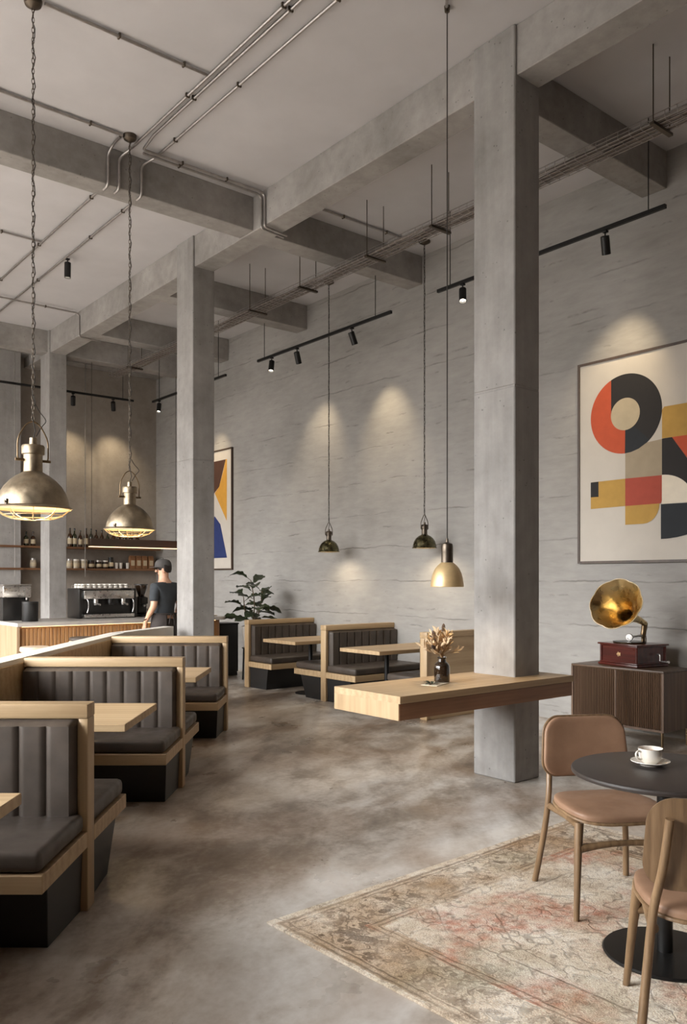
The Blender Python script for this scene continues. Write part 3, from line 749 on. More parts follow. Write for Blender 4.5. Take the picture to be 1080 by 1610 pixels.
# ---------------------------------------------------------------- framed pictures on the concrete wall
def picture(label, y0, y1, z0, z1, shapes, mats, fr=.024, dep=.035):
    """y0 < y1; shapes are polygons in wall coordinates (y, z) printed on the sheet"""
    cy, cz = (y0+y1)/2, (z0+z1)/2
    r = thing('framed_picture', label, 'picture', (WX,cy,cz), 0, None)
    b = MB(); x0, x1 = -dep-.001, -.001
    for (a0,a1,c0,c1) in ((y0,y1,z0,z0+fr),(y0,y1,z1-fr,z1),(y0,y0+fr,z0+fr,z1-fr),(y1-fr,y1,z0+fr,z1-fr)): b.box(x0,x1,a0-cy,a1-cy,c0-cz,c1-cz)
    b.build('frame', M['frame'], r)
    b = MB(); b.box(-dep+.010, -.0015, y0+fr-cy, y1-fr-cy, z0+fr-cz, z1-fr-cz, 0)
    off = -dep+.010
    for k, (mi, poly) in enumerate(shapes):
        x = off - .0004*(k+1)
        vs = [Vector((x, p[0]-cy, p[1]-cz)) for p in poly]
        bv, fs = b._new(vs, [tuple(range(len(vs)))], mi, False)
    for f in b.bm.faces:
        if len(f.verts) > 4 or f.material_index: f.normal_update(); 
    for f in b.bm.faces:
        if f.material_index and f.normal.x > 0: f.normal_flip()
    b.build('print', mats, r, recalc=False)
    return r
def arc(cy, cz, r, a0, a1, n=24):  # angle measured so that +y is to the LEFT in the view
    return [(cy+r*math.cos(math.radians(a0+(a1-a0)*k/n)), cz+r*math.sin(math.radians(a0+(a1-a0)*k/n))) for k in range(n+1)]
rc, ri, cyc, czc, icy, icz = .394, .160, .668, 3.145, .667, 3.142
# black/orange ring split by a vertical line above and below the eye
ys = .825; yl = .665
ring_black = arc(cyc,czc,rc,math.degrees(math.acos((ys-cyc)/rc)),270.4,48) + [(yl, icz), (ys, icz)]
full = arc(cyc,czc,rc,0,360,64)[:-1]
shapes = [
 (1, full),                                                             # orange disc
 (2, ring_black),                                      # black side
 (3, arc(cyc,czc,rc,270.4,228,14)+[(yl-.09, icz-.13),(yl,icz-.15)]),                # blue-black lower sector
 (4, arc(icy,icz,ri,0,360,40)[:-1]),                                    # eye
 (5, [(1.061,2.224),(1.061,2.498),(.665,2.50),(.665,2.228)]),           # ochre bar
 (2, [(1.061,2.345),(1.061,2.497),(.969,2.498),(.969,2.343)]),          # black square
 (6, [(.665,2.50),(.665,2.752),(.60,2.757),(.52,2.78),(.43,2.83),(.274,2.843),(.274,2.497)]),  # stone block
 (7, [(.665,2.228),(.665,2.50),(.274,2.497),(.274,2.26),(.284,2.228)]), # red block
 (5, [(.665,2.228),(.665,2.042),(.50,2.042)]+[(.47+ -.17*math.sin(math.radians(q)),2.228-.186*math.cos(math.radians(q))) for q in range(0,91,15)]),
 (5, [(.274,2.847),(.274,3.12),(.25,3.148),(.0,3.148)]+[(.0-.28*math.sin(math.radians(q)),2.847+.301*math.cos(math.radians(q))) for q in range(0,91,10)]),
 (2, [(.274,2.40),(.274,2.845),(.172,2.847),(-.12,2.42),(-.10,2.26),(.05,2.26)]),
 (8, [(.172,2.847),(-.28,2.847),(-.28,2.60),(-.03,2.56)]),
 (9, [(.274,2.22)]+[(.274-.32*math.sin(math.radians(q)),2.22+.279*math.cos(math.radians(q))) for q in range(0,91,6)]),
 (3, [(.284,2.22)]+[(.284,1.886)]+[(.284-.60*math.sin(math.radians(q)),2.22-.334*math.cos(math.radians(q))) for q in range(8,91,8)]),
]
mats1 = [M['canvas'],M['a_or'],M['a_bk'],M['a_nv'],M['a_in'],M['a_ye'],M['a_ta'],M['a_red'],M['a_or'],M['a_cream']]
picture('large framed print with an orange and black ring above the sideboard', -.36, 1.215, 1.664, 3.735, shapes, mats1)
sh2 = [(1,[(8.80,3.55),(8.255,3.55),(8.47,3.10),(8.80,2.9)]),(2,[(8.235,3.55),(8.213,3.55),(8.225,2.50),(8.62,3.0),(8.47,3.10)]),(2,[(8.255,3.55),(8.213,3.55),(8.22,2.50),(8.50,2.95)]),
       (3,[(8.21,1.87),(8.43,2.45),(8.62,2.60),(8.9,2.30),(8.9,1.87)]),(4,[(9.5,2.0),(9.0,2.0),(9.0,3.2),(9.5,3.2)])]
picture('tall framed print of amber, umber and blue shapes half hidden by the middle column', 8.045, 9.62, 1.664, 3.735, sh2, [M['canvas'],M['a_br'],M['a_am'],M['a_bl'],M['a_or']])

# ---------------------------------------------------------------- ceiling services
def conduit(label, pts, r=.0125, clips=(), group='steel conduits on the ceiling', fr=.09):
    o = thing('conduit_pipe', label, 'pipe', Vector(pts[0]), 0, group)
    P = [Vector(p)-Vector(pts[0]) for p in pts]
    MB().tube(fillet(P, fr), r, 10).build('pipe', M['steel'], o, angle=60)
    for (p, ax) in clips:
        p = Vector(p)-Vector(pts[0]); b = MB()
        e = Vector((.021,.008,0)) if ax == 'y' else Vector((.008,.021,0))
        b.box(p.x-e.x,p.x+e.x,p.y-e.y,p.y+e.y,p.z-.017,p.z+.019,bev=.003,seg=1); b.build('clip', M['bronze'], o)
    return o
cz = CH-.021
bx = .025-.016; fy = 3.54-.018      # against the face of the left cross beam
def clipsy(x, ys): return [((x,y,cz),'y') for y in ys]
zl = cz-.027
conduit('pair conduit along the ceiling, left pipe, dropping over the left cross beam', [(-1.435,-5.5,cz),(-1.435,3.42,cz),(-1.50,fy,cz-.06),(-1.50,fy,BZ-.01),(-1.50,3.62,BZ-.012)], clips=clipsy(-1.435,(-1.2,.9,2.3)), fr=.05)
conduit('pair conduit along the ceiling, right pipe, turning along the cross beam to the main beam', [(-1.375,-5.5,cz),(-1.375,3.05,cz),(-1.36,3.30,zl),(-.03,3.30,zl),(bx,3.30,zl-.03),(bx,3.30,BZ-.03),(.32,3.34,BZ-.03)], clips=clipsy(-1.375,(-1.2,.9,2.3))+[((-.95,3.30,zl),'x'),((-.45,3.30,zl),'x')], fr=.035)
conduit('single conduit right of the pair, dropping over the left cross beam', [(-1.18,-5.5,cz),(-1.18,3.42,cz),(-1.27,fy,cz-.06),(-1.27,fy,BZ-.01),(-1.27,3.62,BZ-.012)], clips=clipsy(-1.18,(-1.2,.6,1.9,3.0)), fr=.05)
conduit('short conduit from the far large pendant dropping over the cross beam', [(-1.60,3.27,cz),(-1.60,3.42,cz),(-1.61,fy,cz-.06),(-1.61,fy,BZ-.01),(-1.61,3.62,BZ-.012)], fr=.05)
conduit('conduit along the left cross beam ending at the far large pendant', [(-4.8,3.23,cz),(-1.595,3.23,cz)], clips=[((-2.7,3.23,cz),'x'),((-1.9,3.23,cz),'x')])
conduit('conduit crossing the ceiling from the near large pendant to the pair', [(-2.755,1.95,cz),(-1.452,1.95,cz)], clips=[((-2.2,1.95,cz),'x'),((-1.66,1.95,cz),'x')])
conduit('second conduit beside the cross beam ending under the main beam', [(-1.33,3.36,zl),(-.03,3.36,zl),(bx,3.36,zl-.03),(bx,3.36,BZ-.03),(.32,3.40,BZ-.03)], clips=[((-.95,3.36,zl),'x')], fr=.035)
conduit('conduit beyond the left cross beam, the farther left one', [(-1.33,3.81,cz),(-1.33,9.60,cz)], clips=clipsy(-1.33,(4.6,6.2,7.7)))
conduit('conduit beyond the left cross beam carrying the ceiling spotlight', [(-.93,3.81,cz),(-.93,9.60,cz)], clips=clipsy(-.93,(4.7,5.6,7.4)))
conduit('conduit crossing above the bar and dropping down the main beam', [(-4.5,8.34,zl),(-.03,8.34,zl),(bx,8.34,zl-.03),(bx,8.34,BZ-.03),(.36,8.38,BZ-.03)], clips=[((-.5,8.34,zl),'x')], fr=.035)
conduit('short conduit on the ceiling beside the cross beam over the wall booths', [(.76,3.27,cz),(1.97,3.27,cz)], r=.011, clips=[((1.05,3.27,cz),'x'),((1.7,3.27,cz),'x')])
conduit('stub conduit feeding the gold bell pendant', [(-.85,.02,cz),(-.66,.05,cz),(-.535,.175,cz)], r=.011)
conduit('stub conduit at the end of the farther left ceiling conduit', [(-2.1,6.1,cz),(-1.345,6.1,cz)], r=.011, clips=[((-1.8,6.1,cz),'x')])
# cable tray
ctx, ctz = 1.13, 5.0
tr = thing('cable_tray', 'wire mesh cable tray hung along the bay beside the wall', 'cable tray', (ctx,3,ctz))
b = MB(); y0, y1 = -6.4, 6.6
for (x, z) in ((-.10,.06),(-.10,.03),(-.10,0),(-.05,0),(0,0),(.05,0),(.10,0),(.10,.03),(.10,.06)): b.tube([(x,y0,z),(x,y1,z)], .0035, 5)
y = y0
while y < y1:
    b.tube([(-.10,y,.06),(-.10,y,-.004),(.10,y,-.004),(.10,y,.06)], .003, 4); y += .1
b.build('wire_mesh', M['steel'], tr)
b = MB()
for k in range(7):
    x = -.08+.0267*k; ph = k*1.3
    b.tube([(x+.012*math.sin(ph+q*.9), y0+(y1-y0)*q/60, .014+.014*(k%2)) for q in range(61)], .012, 6)
b.build('cables', M['traycable'], tr)['label'] = 'grey bundled cables'
for yy in (-.517,1.846,2.82,4.042,5.135,7.0,8.8):
    b = MB(); 
    for x in (-.12,.12): b.cyl((x,yy-3,-.02),(x,yy-3,CH-ctz),.005,n=8)
    b.box(-.14,.14,yy-3-.018,yy-3+.018,-.028,-.006); b.build('hanger', M['bronze'], tr)

# track lighting
def track(label, p0, p1, rods, group='black lighting tracks'):
    p0, p1 = Vector(p0), Vector(p1); c = (p0+p1)/2; d = (p1-p0)
    o = thing('light_track', label, 'light track', c, math.atan2(d.y,d.x), group); L = d.length
    MB().box(-L/2,L/2,-.018,.018,-.018,.018,bev=.003,seg=1).build('rail', M['black'], o)
    for t in rods: MB().cyl((L*(t-.5),0,.018),(L*(t-.5),0,CH-c.z),.005,n=8).build('rod', M['black'], o)
    return o
TX, TZ = 1.9, 4.715
track('black light track above the wall booths, three spots on it', (TX,3.40,TZ), (TX,6.30,TZ), (.10,.94))
track('black light track crossing behind the near column', (TX,-.12,TZ+.035), (TX,2.63,TZ+.035), (.06,.93))
track('black light track in the far corner beyond the middle column', (TX,7.2,TZ-.03), (TX,9.71,TZ-.03), (.09,.9))
track('black light track in front of the back wall over the bar', (-2.4,10.2,4.765), (1.76,10.2,4.765), (.2,.62,.95))
def spot(label, at, aim, group, energy=60, size=64, lamp=True, stem=.055, col=(1,.80,.52), blend=1.0, Lc=.16):
    at = Vector(at); o = thing('track_spotlight', label, 'spotlight', at, 0, group)
    d = (Vector(aim)-(at-Vector((0,0,stem+.05)))).normalized()
    MB().cyl((0,0,0),(0,0,-stem-.03),.007,n=10).build('stem', M['black'], o)
    MB().box(-.022,.022,-.022,.022,-.018,0,bev=.003).build('adapter', M['black'], o)
    q = d.to_track_quat('Z','Y').to_matrix().to_4x4(); piv = Vector((0,0,-stem-.035)); Mx = Matrix.Translation(piv - d*.035) @ q
    b = MB(); b.lathe([(0,-.004),(.036,-.004),(.040,0),(.040,Lc),(.036,Lc),(.034,Lc-.03),(0,Lc-.032)], 28, Mx); b.build('lamp_body', M['black'], o)
    b = MB(); b.lathe([(0,Lc-.028),(.033,Lc-.028),(.033,Lc-.026),(0,Lc-.020)], 24, Mx); b.build('lens', M['lens'], o)
    if lamp:
        l = bpy.data.lights.new('spot_beam','SPOT'); l.energy = energy; l.color = col; l.spot_size = math.radians(size); l.spot_blend = blend; l.shadow_soft_size = .03
        lo = bpy.data.objects.new('spot_beam', l); C.objects.link(lo); lo.parent = o
        lo.matrix_local = Matrix.Translation(piv + d*(Lc-.035+.01)) @ (-d).to_track_quat('Z','Y').to_matrix().to_4x4()
    return o
SG = 'black cylinder spotlights on the tracks'
tz = TZ-.019
EN = 62
spot('black spotlight at the far end of the wall booth track, lens glowing', (TX,5.94,tz), (.7,4.9,0), SG, 30)
spot('middle black spotlight of the wall booth track', (TX,5.32,tz), (WX,5.66,3.2), SG, EN)
spot('black spotlight nearest us on the wall booth track', (TX,4.14,tz), (WX,4.15,3.2), SG, EN*1.25)
spot('black spotlight just left of the near column, lens glowing', (TX,2.25,tz+.035), (.6,1.0,0), SG, 30)
spot('black spotlight right of the near column, above the large print', (TX,.48,tz+.035), (WX,.75,3.3), SG, EN*1.3)
spot('black spotlight on the track in the far corner', (TX,9.46,tz-.03), (.9,8.3,0), SG, 30)
spot('black spotlight in the far corner, beside the middle column', (TX,8.4,tz-.03), (WX,8.5,3.2), SG, EN)
spot('left black spotlight of the pair on the bar track', (.635,10.2,4.746), (.9,BY,3.5), SG, EN*1.0)
spot('right black spotlight of the pair on the bar track', (1.369,10.2,4.746), (1.75,BY,3.5), SG, EN*1.0)
spot('black ceiling spotlight hanging from the conduit left of the main beam', (-.915,6.37,CH-.036), (-1.0,6.3,0), None, 40, 60, Lc=.19)

# ---------------------------------------------------------------- pendants
def chain(b, z0, z1, step=.036, lw=.009, ll=.024, r=.0024):
    z = z0; k = 0
    while z < z1-.01:
        pts = []
        for i in range(10):
            a = 2*PI*i/10; u, w = lw*math.cos(a), ll*math.sin(a)
            pts.append((u,0,z+w+ll*.8) if k % 2 == 0 else (0,u,z+w+ll*.8))
        b.tube(pts, r, 5, closed=True); z += step; k += 1
def dome_pendant(label, x, y, zr, s=1.0, group='weathered dome pendants', energy=7, zc=CH):
    """large industrial dome with bail, chain and wire guard; zr = height of the rim"""
    o = thing('dome_pendant', label, 'pendant lamp', (x,y,zr), 0, group)
    pr = [(.272,-.006),(.274,.0),(.266,.008),(.250,.016),(.246,.04),(.238,.075),(.222,.115),(.196,.158),(.158,.2),(.118,.232),(.085,.25),(.078,.256)]
    prin = [(r-.006, z-.004) for (r,z) in reversed(pr[2:])]
    b = MB(); b.lathe([(r*s,z*s) for r,z in pr], 56); b.lathe([(.078*s,.256*s),(.066*s,.262*s),(.064*s,.33*s),(.0,.33*s)], 32); shd = b.build('shade', M['nickel'], o, angle=50)
    b = MB(); b.lathe([(r*s,z*s) for r,z in prin]+[(.266*s,-.004*s)], 56); b.build('shade_lining', M['inner'], shd, angle=50)['label'] = 'pale enamel inside of the shade'
    b = MB(); b.lathe([(.063*s,.30*s),(.065*s,.385*s),(.079*s,.388*s),(.080*s,.44*s),(.074*s,.452*s),(.026*s,.456*s),(.024*s,.505*s),(0,.508*s)], 32); b.build('neck', M['nickel'], o, angle=40)
    b = MB(); b.tube(fillet([(-.094*s,0,.34*s),(-.108*s,0,.36*s),(-.108*s,0,.50*s),(-.05*s,0,.60*s),(0,0,.63*s),(.05*s,0,.60*s),(.108*s,0,.50*s),(.108*s,0,.36*s),(.094*s,0,.34*s)],.05*s), .0055*s, 8)
    b.cyl((-.064*s,0,.345*s),(-.125*s,0,.345*s),.010*s,n=12); b.cyl((.064*s,0,.345*s),(.125*s,0,.345*s),.010*s,n=12); b.build('bail', M['darkbrass'], o)
    b = MB()
    for (rr, zz) in ((.262,-.006),(.205,-.050),(.125,-.076)): b.tube([(rr*s*math.cos(a*2*PI/40), rr*s*math.sin(a*2*PI/40), zz*s) for a in range(40)], .0028, 6, closed=True)
    for k in range(10):
        a = 2*PI*k/10; b.tube(bez([(rr*s*math.cos(a), rr*s*math.sin(a), zz*s) for rr, zz in ((.262,-.006),(.205,-.050),(.125,-.076),(.03,-.082))],4), .0026, 6)
    b.build('wire_guard', M['palebrass'], o)
    b = MB(); b.box(-.010,.010,-.262*s,-.240*s,-.004,.05*s,bev=.003); b.cyl((0,-.262*s,.03*s),(0,-.272*s,.03*s),.008,n=10); ob = b.build('latch', M['bronze'], o); ob.rotation_euler.z = math.radians(-62)
    b = MB(); b.lathe([(0,.05*s),(.03*s,.055*s),(.048*s,.09*s),(.045*s,.125*s),(.022*s,.17*s),(.02*s,.25*s)], 24); b.build('bulb', M['bulb'], o, angle=60)
    b = MB(); chain(b, .63*s, zc-zr-.05); b.build('chain', M['bronze'], o)
    b = MB(); n = 60; H = zc-zr-.05
    b.tube([(.012*math.sin(q*1.7)+.004, .012*math.cos(q*1.7), .505*s+(H-.505*s)*q/n) for q in range(n+1)], .0035, 6); b.tube(bez([(.016,0,.75*s),(.05,.01,.70*s),(.09,.0,.64*s),(.06,0,.59*s),(.022,0,.52*s)],5), .003, 6); b.build('cord', M['cord'], o)
    b = MB(); b.lathe([(.0,H-.012),(.02,H-.01),(.055,H+.012),(.062,H+.03),(.062,H+.0495)], 28); b.build('canopy', M['bronze'], o)
    l = bpy.data.lights.new('bulb_light','POINT'); l.energy = energy; l.color = (1,.74,.42); l.shadow_soft_size = .05
    lo = bpy.data.objects.new('bulb_light', l); C.objects.link(lo); lo.parent = o; lo.location = (0,0,.02*s)
    return o
dome_pendant('large weathered dome pendant hanging nearest, at the left edge', -2.821, 1.998, 2.0, .985)
dome_pendant('large weathered dome pendant hanging farther in, before the bar shelves', -1.526, 3.23, 1.962, .86*1.0)
def small_pendant(label, x, y, zr, group='small olive dome pendants', energy=16):
    o = thing('small_pendant', label, 'pendant lamp', (x,y,zr), 0, group)
    b = MB(); b.lathe([(.149,0),(.150,.006),(.144,.012),(.140,.04),(.128,.08),(.106,.118),(.074,.146),(.044,.160),(.038,.165)], 44); shd = b.build('shade', M['olive'], o, angle=50)
    b = MB(); b.lathe([(.036,.158),(.072,.142),(.103,.114),(.125,.077),(.137,.038),(.141,.008),(.147,.002)], 44); b.build('shade_lining', M['inner'], shd, angle=50)['label'] = 'pale enamel inside of the shade'
    b = MB(); b.lathe([(.038,.160),(.034,.17),(.034,.235),(.044,.238),(.044,.275),(.036,.285),(.014,.288),(.012,.315),(0,.316)], 28); b.build('neck', M['bronze'], o, angle=40)
    b = MB(); b.tube(fillet([(-.044,0,.225),(-.062,0,.235),(-.062,0,.31),(0,0,.42),(.062,0,.31),(.062,0,.235),(.044,0,.225)],.03), .0045, 8); b.build('bail', M['bronze'], o)
    b = MB(); b.lathe([(0,.03),(.02,.034),(.03,.06),(.026,.085),(.015,.11),(.014,.15)], 20); b.build('bulb', M['bulb'], o, angle=60)
    H = CH-zr; b = MB(); chain(b, .42, H-.04, step=.045, lw=.008, ll=.030, r=.0026); b.tube([(.008*math.sin(q*1.9), .008*math.cos(q*1.9), .316+(H-.04-.316)*q/50) for q in range(51)], .0035, 6); b.build('chain', M['cord'], o)
    b = MB(); b.lathe([(0,H-.05),(.02,H-.048),(.07,H-.02),(.07,H-.0005)], 24); b.build('canopy', M['bronze'], o)
    l = bpy.data.lights.new('bulb_light','SPOT'); l.energy = energy; l.color = (1,.80,.52); l.spot_size = math.radians(150); l.spot_blend = .6; l.shadow_soft_size = .03
    lo = bpy.data.objects.new('bulb_light', l); C.objects.link(lo); lo.parent = o; lo.location = (0,0,.02)
    return o
small_pendant('small olive dome pendant over the far wall booth table', 2.20, 4.99, 1.876)
small_pendant('small olive dome pendant nearer the gold bell pendant', 2.25, 3.19, 1.877)
o = thing('bell_pendant', 'gold bell pendant with a dark socket over the oak ledge table', 'pendant lamp', (-.512,.192,1.447))
b = MB(); b.lathe([(.1175,0),(.1185,.002),(.118,.006),(.1155,.03),(.111,.062),(.103,.094),(.089,.126),(.069,.152),(.048,.170),(.042,.174)], 48); shd = b.build('shade', M['bellbrass'], o, angle=50)
b = MB(); b.lathe([(.04,.168),(.066,.148),(.086,.122),(.1,.092),(.108,.06),(.1125,.03),(.115,.0005)], 48); b.build('shade_lining', M['inner'], shd, angle=50)['label'] = 'pale inside of the shade'
b = MB(); b.lathe([(.043,.170),(.042,.18),(.042,.245),(.0405,.2455),(.0405,.248),(.042,.2485),(.042,.29),(.038,.306),(.02,.314),(.010,.318),(.008,.345),(0,.346)], 32); b.build('socket', M['bronze'], o, angle=40)
b = MB(); b.lathe([(0,.05),(.02,.055),(.032,.085),(.028,.112),(.016,.135),(.015,.17)], 20); b.build('bulb', M['bulb'], o, angle=60)
b = MB(); b.cyl((0,0,.346),(0,0,CH-1.447-.03),.0042,n=8); b.build('cord', M['cord'], o)
b = MB(); b.lathe([(0,CH-1.447-.045),(.018,CH-1.447-.04),(.022,CH-1.447-.0005)], 20); b.build('canopy', M['bronze'], o)
l = bpy.data.lights.new('bulb_light','SPOT'); l.spot_size = math.radians(130); l.spot_blend = .7; l.energy = 14; l.color = (1,.76,.46); l.shadow_soft_size = .04
lo = bpy.data.objects.new('bulb_light', l); C.objects.link(lo); lo.parent = o; lo.location = (0,0,.028)

# ---------------------------------------------------------------- the coffee bar
KX0, KX1, KY0, KY1, KZ = -1.50, 1.52, 6.47, 7.58, .96
ba = thing('bar_counter', 'oak slatted bar counter with grey stone top and lit front', 'bar counter', (0,7,0))
b = MB(); b.prism([(KX0,KY0-7),(KX1-.16,KY0-7)]+[(KX1-.16+.16*math.sin(math.radians(q)),KY0+.16-.16*math.cos(math.radians(q))-7) for q in range(15,91,15)]+[(KX1,KY1-7),(KX0,KY1-7)], KZ-.045, KZ); b.build('worktop', M['counter'], ba)
b = MB(); b.box(KX0+.03,KX1-.2,KY0+.10-7,KY1-.02-7,0,KZ-.0455); b.prism([(KX1-.2,KY0+.1-7)]+[(KX1-.2+.16*math.sin(math.radians(q)),KY0+.26-.16*math.cos(math.radians(q))-7) for q in range(15,91,15)]+[(KX1-.04,KY1-.02-7),(KX1-.2,KY1-.02-7)],0,KZ-.0455); b.build('counter_body', M['slat'], ba)
b = MB(); x = KX0+.07
while x < KX1-.22: b.box(x,x+.043,KY0+.075-7,KY0+.0995-7,.06,KZ-.075,bev=.004,seg=1); x += .05
b.build('slat_front', M['slat'], ba)
b = MB(); y = KY0-7
b.box(KX0+.002,KX0+.0295,KY0+.02-7,KY1-.02-7,0,KZ-.0455)
for k in range(5): b.box(KX0-.003,KX0+.0018,KY0+.02-7+k*.214,KY0+.02-7+k*.214+.209,0,KZ-.0455)
b.build('end_panel', M['oakP'], ba)['label'] = 'paler plain oak end panel'
b = MB(); b.box(KX0+.07,KX1-.2,KY0+.052-7,KY0+.066-7,KZ-.054,KZ-.0458); b.build('led_strip', M['led'], ba)['label'] = 'glowing warm light strip under the top'
# bar equipment
em = thing('espresso_machine', 'chrome two-group espresso machine with cups piled on top', 'coffee machine', (-.06,7.34,KZ+.0005))
W2 = .42
MB().box(-W2+.056,W2-.056,-.20,.19,.05,.40,bev=.008).build('body', M['blackplastic'], em)
for x in (-W2,W2-.055): MB().box(x,x+.055,-.24,.20,0,.415,bev=.015).build('side_panel', M['blackplastic'], em)['label'] = 'black side cheek'
MB().box(-W2+.056,W2-.056,-.29,-.201,.27,.385,bev=.01).build('head', M['chrome'], em)
b = MB(); b.box(-W2+.056,W2-.056,-.30,-.202,.012,.06,bev=.006); b.build('drip_tray', M['chrome'], em)
for k, x in enumerate((-.19,.02,.21)):
    b = MB(); b.cyl((x,-.25,.269),(x,-.25,.215),.036,.034,n=20); b.cyl((x,-.25,.214),(x,-.25,.185),.030,.022,n=20); b.tube([(x,-.27,.205),(x,-.33,.20),(x,-.40,.192)],[.008,.012,.014],10); b.build('group_head', M['chrome'] if k != 1 else M['blackplastic'], em)
for x in (-.33,.33): MB().tube(bez([(x,-.26,.28),(x+.01,-.31,.24),(x+.015,-.31,.15),(x,-.30,.08)],5), .006, 8).build('steam_wand', M['chrome'], em)
b = MB(); b.box(-W2+.05,W2-.05,-.19,.18,.4155,.422); 
for x in (-W2+.06,W2-.06):
    b.tube([(x,-.19,.42),(x,-.19,.455),(x,.18,.455),(x,.18,.42)], .004, 6)
b.tube([(-W2+.06,-.19,.455),(W2-.06,-.19,.455)], .004, 6); b.build('cup_rail', M['chrome'], em)
for k in range(8): pass
for r_ in range(3):
    for k in range(9):
        b = MB(); x = -.32+.078*k; y = -.14+.12*r_
        b.lathe([(0,.0),(.036,0),(.037,.003),(.033,.05),(.022,.056),(0,.056)], 18)
        oc = b.build('espresso_cup', M['ceramic'], None, (-.06+x,7.34+y,KZ+.4226))
        tag(oc, 'white espresso cup upside down on top of the coffee machine', 'cup', 'white cups warming on the coffee machine')
gd = thing('coffee_grinder', 'black coffee grinder with clear hopper beside the espresso machine', 'coffee grinder', (.56,7.35,KZ+.0005))
MB().box(-.09,.09,-.16,.10,0,.03,bev=.01).build('base', M['blackplastic'], gd)
b = MB(); b.box(-.07,.07,-.03,.09,.03,.29,bev=.02); b.box(-.055,.055,-.10,-.03,.18,.28,bev=.015); b.build('body', M['blackplastic'], gd)
MB().lathe([(.045,.291),(.05,.31),(.092,.42),(.094,.455),(.0,.456)],28,Matrix.Translation((0,.02,0))).build('hopper', M['glassdark'], gd)
MB().lathe([(0,.457),(.098,.457),(.098,.47),(0,.472)],28,Matrix.Translation((0,.02,0))).build('lid', M['blackplastic'], gd)
MB().cyl((0,-.08,.17),(0,-.08,.14),.022,.014,n=16).build('spout', M['chrome'], gd)
MB().cyl((.071,-.04,.1),(.082,-.04,.1),.018,n=16).build('dial', M['chrome'], gd)
br = thing('coffee_brewer', 'batch brewer with a silver top on the left end of the bar', 'coffee machine', (-1.62,7.05,KZ+.0005)) if False else thing('coffee_brewer', 'batch brewer with a silver top on the left end of the bar', 'coffee machine', (-1.30,7.30,KZ+.0005))
MB().box(-.17,.17,-.14,.2,0,.30,bev=.012).build('body', M['blackplastic'], br)
MB().box(-.18,.18,-.2,.2,.3005,.46,bev=.02).build('silver_top', M['chrome'], br)
MB().cyl((.12,-.19,.30),(.12,-.19,.27),.016,.012,n=14).build('spout', M['chrome'], br)
MB().box(-.182,.182,-.203,.2,.4605,.475,bev=.006).build('lid', M['steel'], br)
cn = thing('storage_canister', 'dark grey cylindrical canister on the bar beside the silver brewer', 'canister', (-1.22,6.86,KZ+.0005))
MB().lathe([(0,0),(.098,0),(.10,.004),(.10,.235),(0,.235)],36).build('body', M['black'], cn); MB().lathe([(0,.2355),(.102,.2355),(.102,.252),(.09,.256),(0,.256)],36).build('lid', M['blackplastic'], cn)
jr = thing('sugar_jar', 'pale glass jar on the bar end beside the column', 'jar', (1.30,7.05,KZ+.0005))
MB().lathe([(0,0),(.04,0),(.042,.004),(.042,.12),(.034,.135),(0,.135)],24).build('body', M['jar'], jr); MB().lathe([(0,.1355),(.037,.1355),(.037,.155),(0,.157)],24).build('lid', M['steel'], jr)
o = MB().box(-.10,.10,-.07,.07,0,.012,bev=.002).build('menu_stack', M['paper'], None, (1.36,6.78,KZ+.0005), .3); tag(o, 'low stack of cream menus on the bar end', 'menus')
# bar stools
def stool(label, x, y, z, mt, r=.17, ht=.06):
    o = thing('bar_stool', label, 'stool', (x,y,0), 0, 'stools at the bar')
    MB().lathe([(0,z-ht),(r-.01,z-ht),(r,z-ht+.012),(r,z-.012),(r-.012,z),(0,z+.004)],36).build('seat', mt, o)
    for k in range(4):
        a = PI/4+k*PI/2; MB().cyl((.10*math.cos(a),.10*math.sin(a),z-ht-.0005),(.17*math.cos(a),.17*math.sin(a),0),.013,.010,n=12).build('leg', M['black'], o)
    MB().tube([(.145*math.cos(a*2*PI/32),.145*math.sin(a*2*PI/32),.26) for a in range(32)], .008, 8, closed=True).build('foot_ring', M['black'], o)
    return o
stool('bar stool with a pale wooden seat, nearer the bar corner', -1.50, 5.86, .715, M['pouf'], .165)
s2 = stool('bar stool with a dark cushion on a pale seat', -.86, 6.02, .745, M['pouf'], .165, .075)
MB().lathe([(0,.7505),(.15,.7505),(.16,.758),(.16,.778),(.148,.79),(0,.796)],36).build('cushion', M['lea'], s2)['label'] = 'dark brown cushion'

# linear bar lamp
lb = thing('linear_pendant', 'long dark box lamp hanging over the bar with a lit underside', 'pendant lamp', (1.60,9.79,2.055))
LW = .84
b = MB(); b.box(-LW,LW,-.06,.06,.014,.15,bev=.003,seg=1); b.build('housing', wood('dark_walnut_lamp', srgb(50,37,28), srgb(68,51,39), srgb(84,64,50), 'X'), lb)
b = MB(); b.box(-LW+.005,LW-.005,-.052,.052,.004,.0135); b.build('diffuser', M['led'], lb)['label'] = 'glowing light strip'
for x in (-LW+.04,LW-.04): MB().cyl((x,0,.15),(x,0,BZ+.0115-2.055),.004,n=6).build('cable', M['cord'], lb)

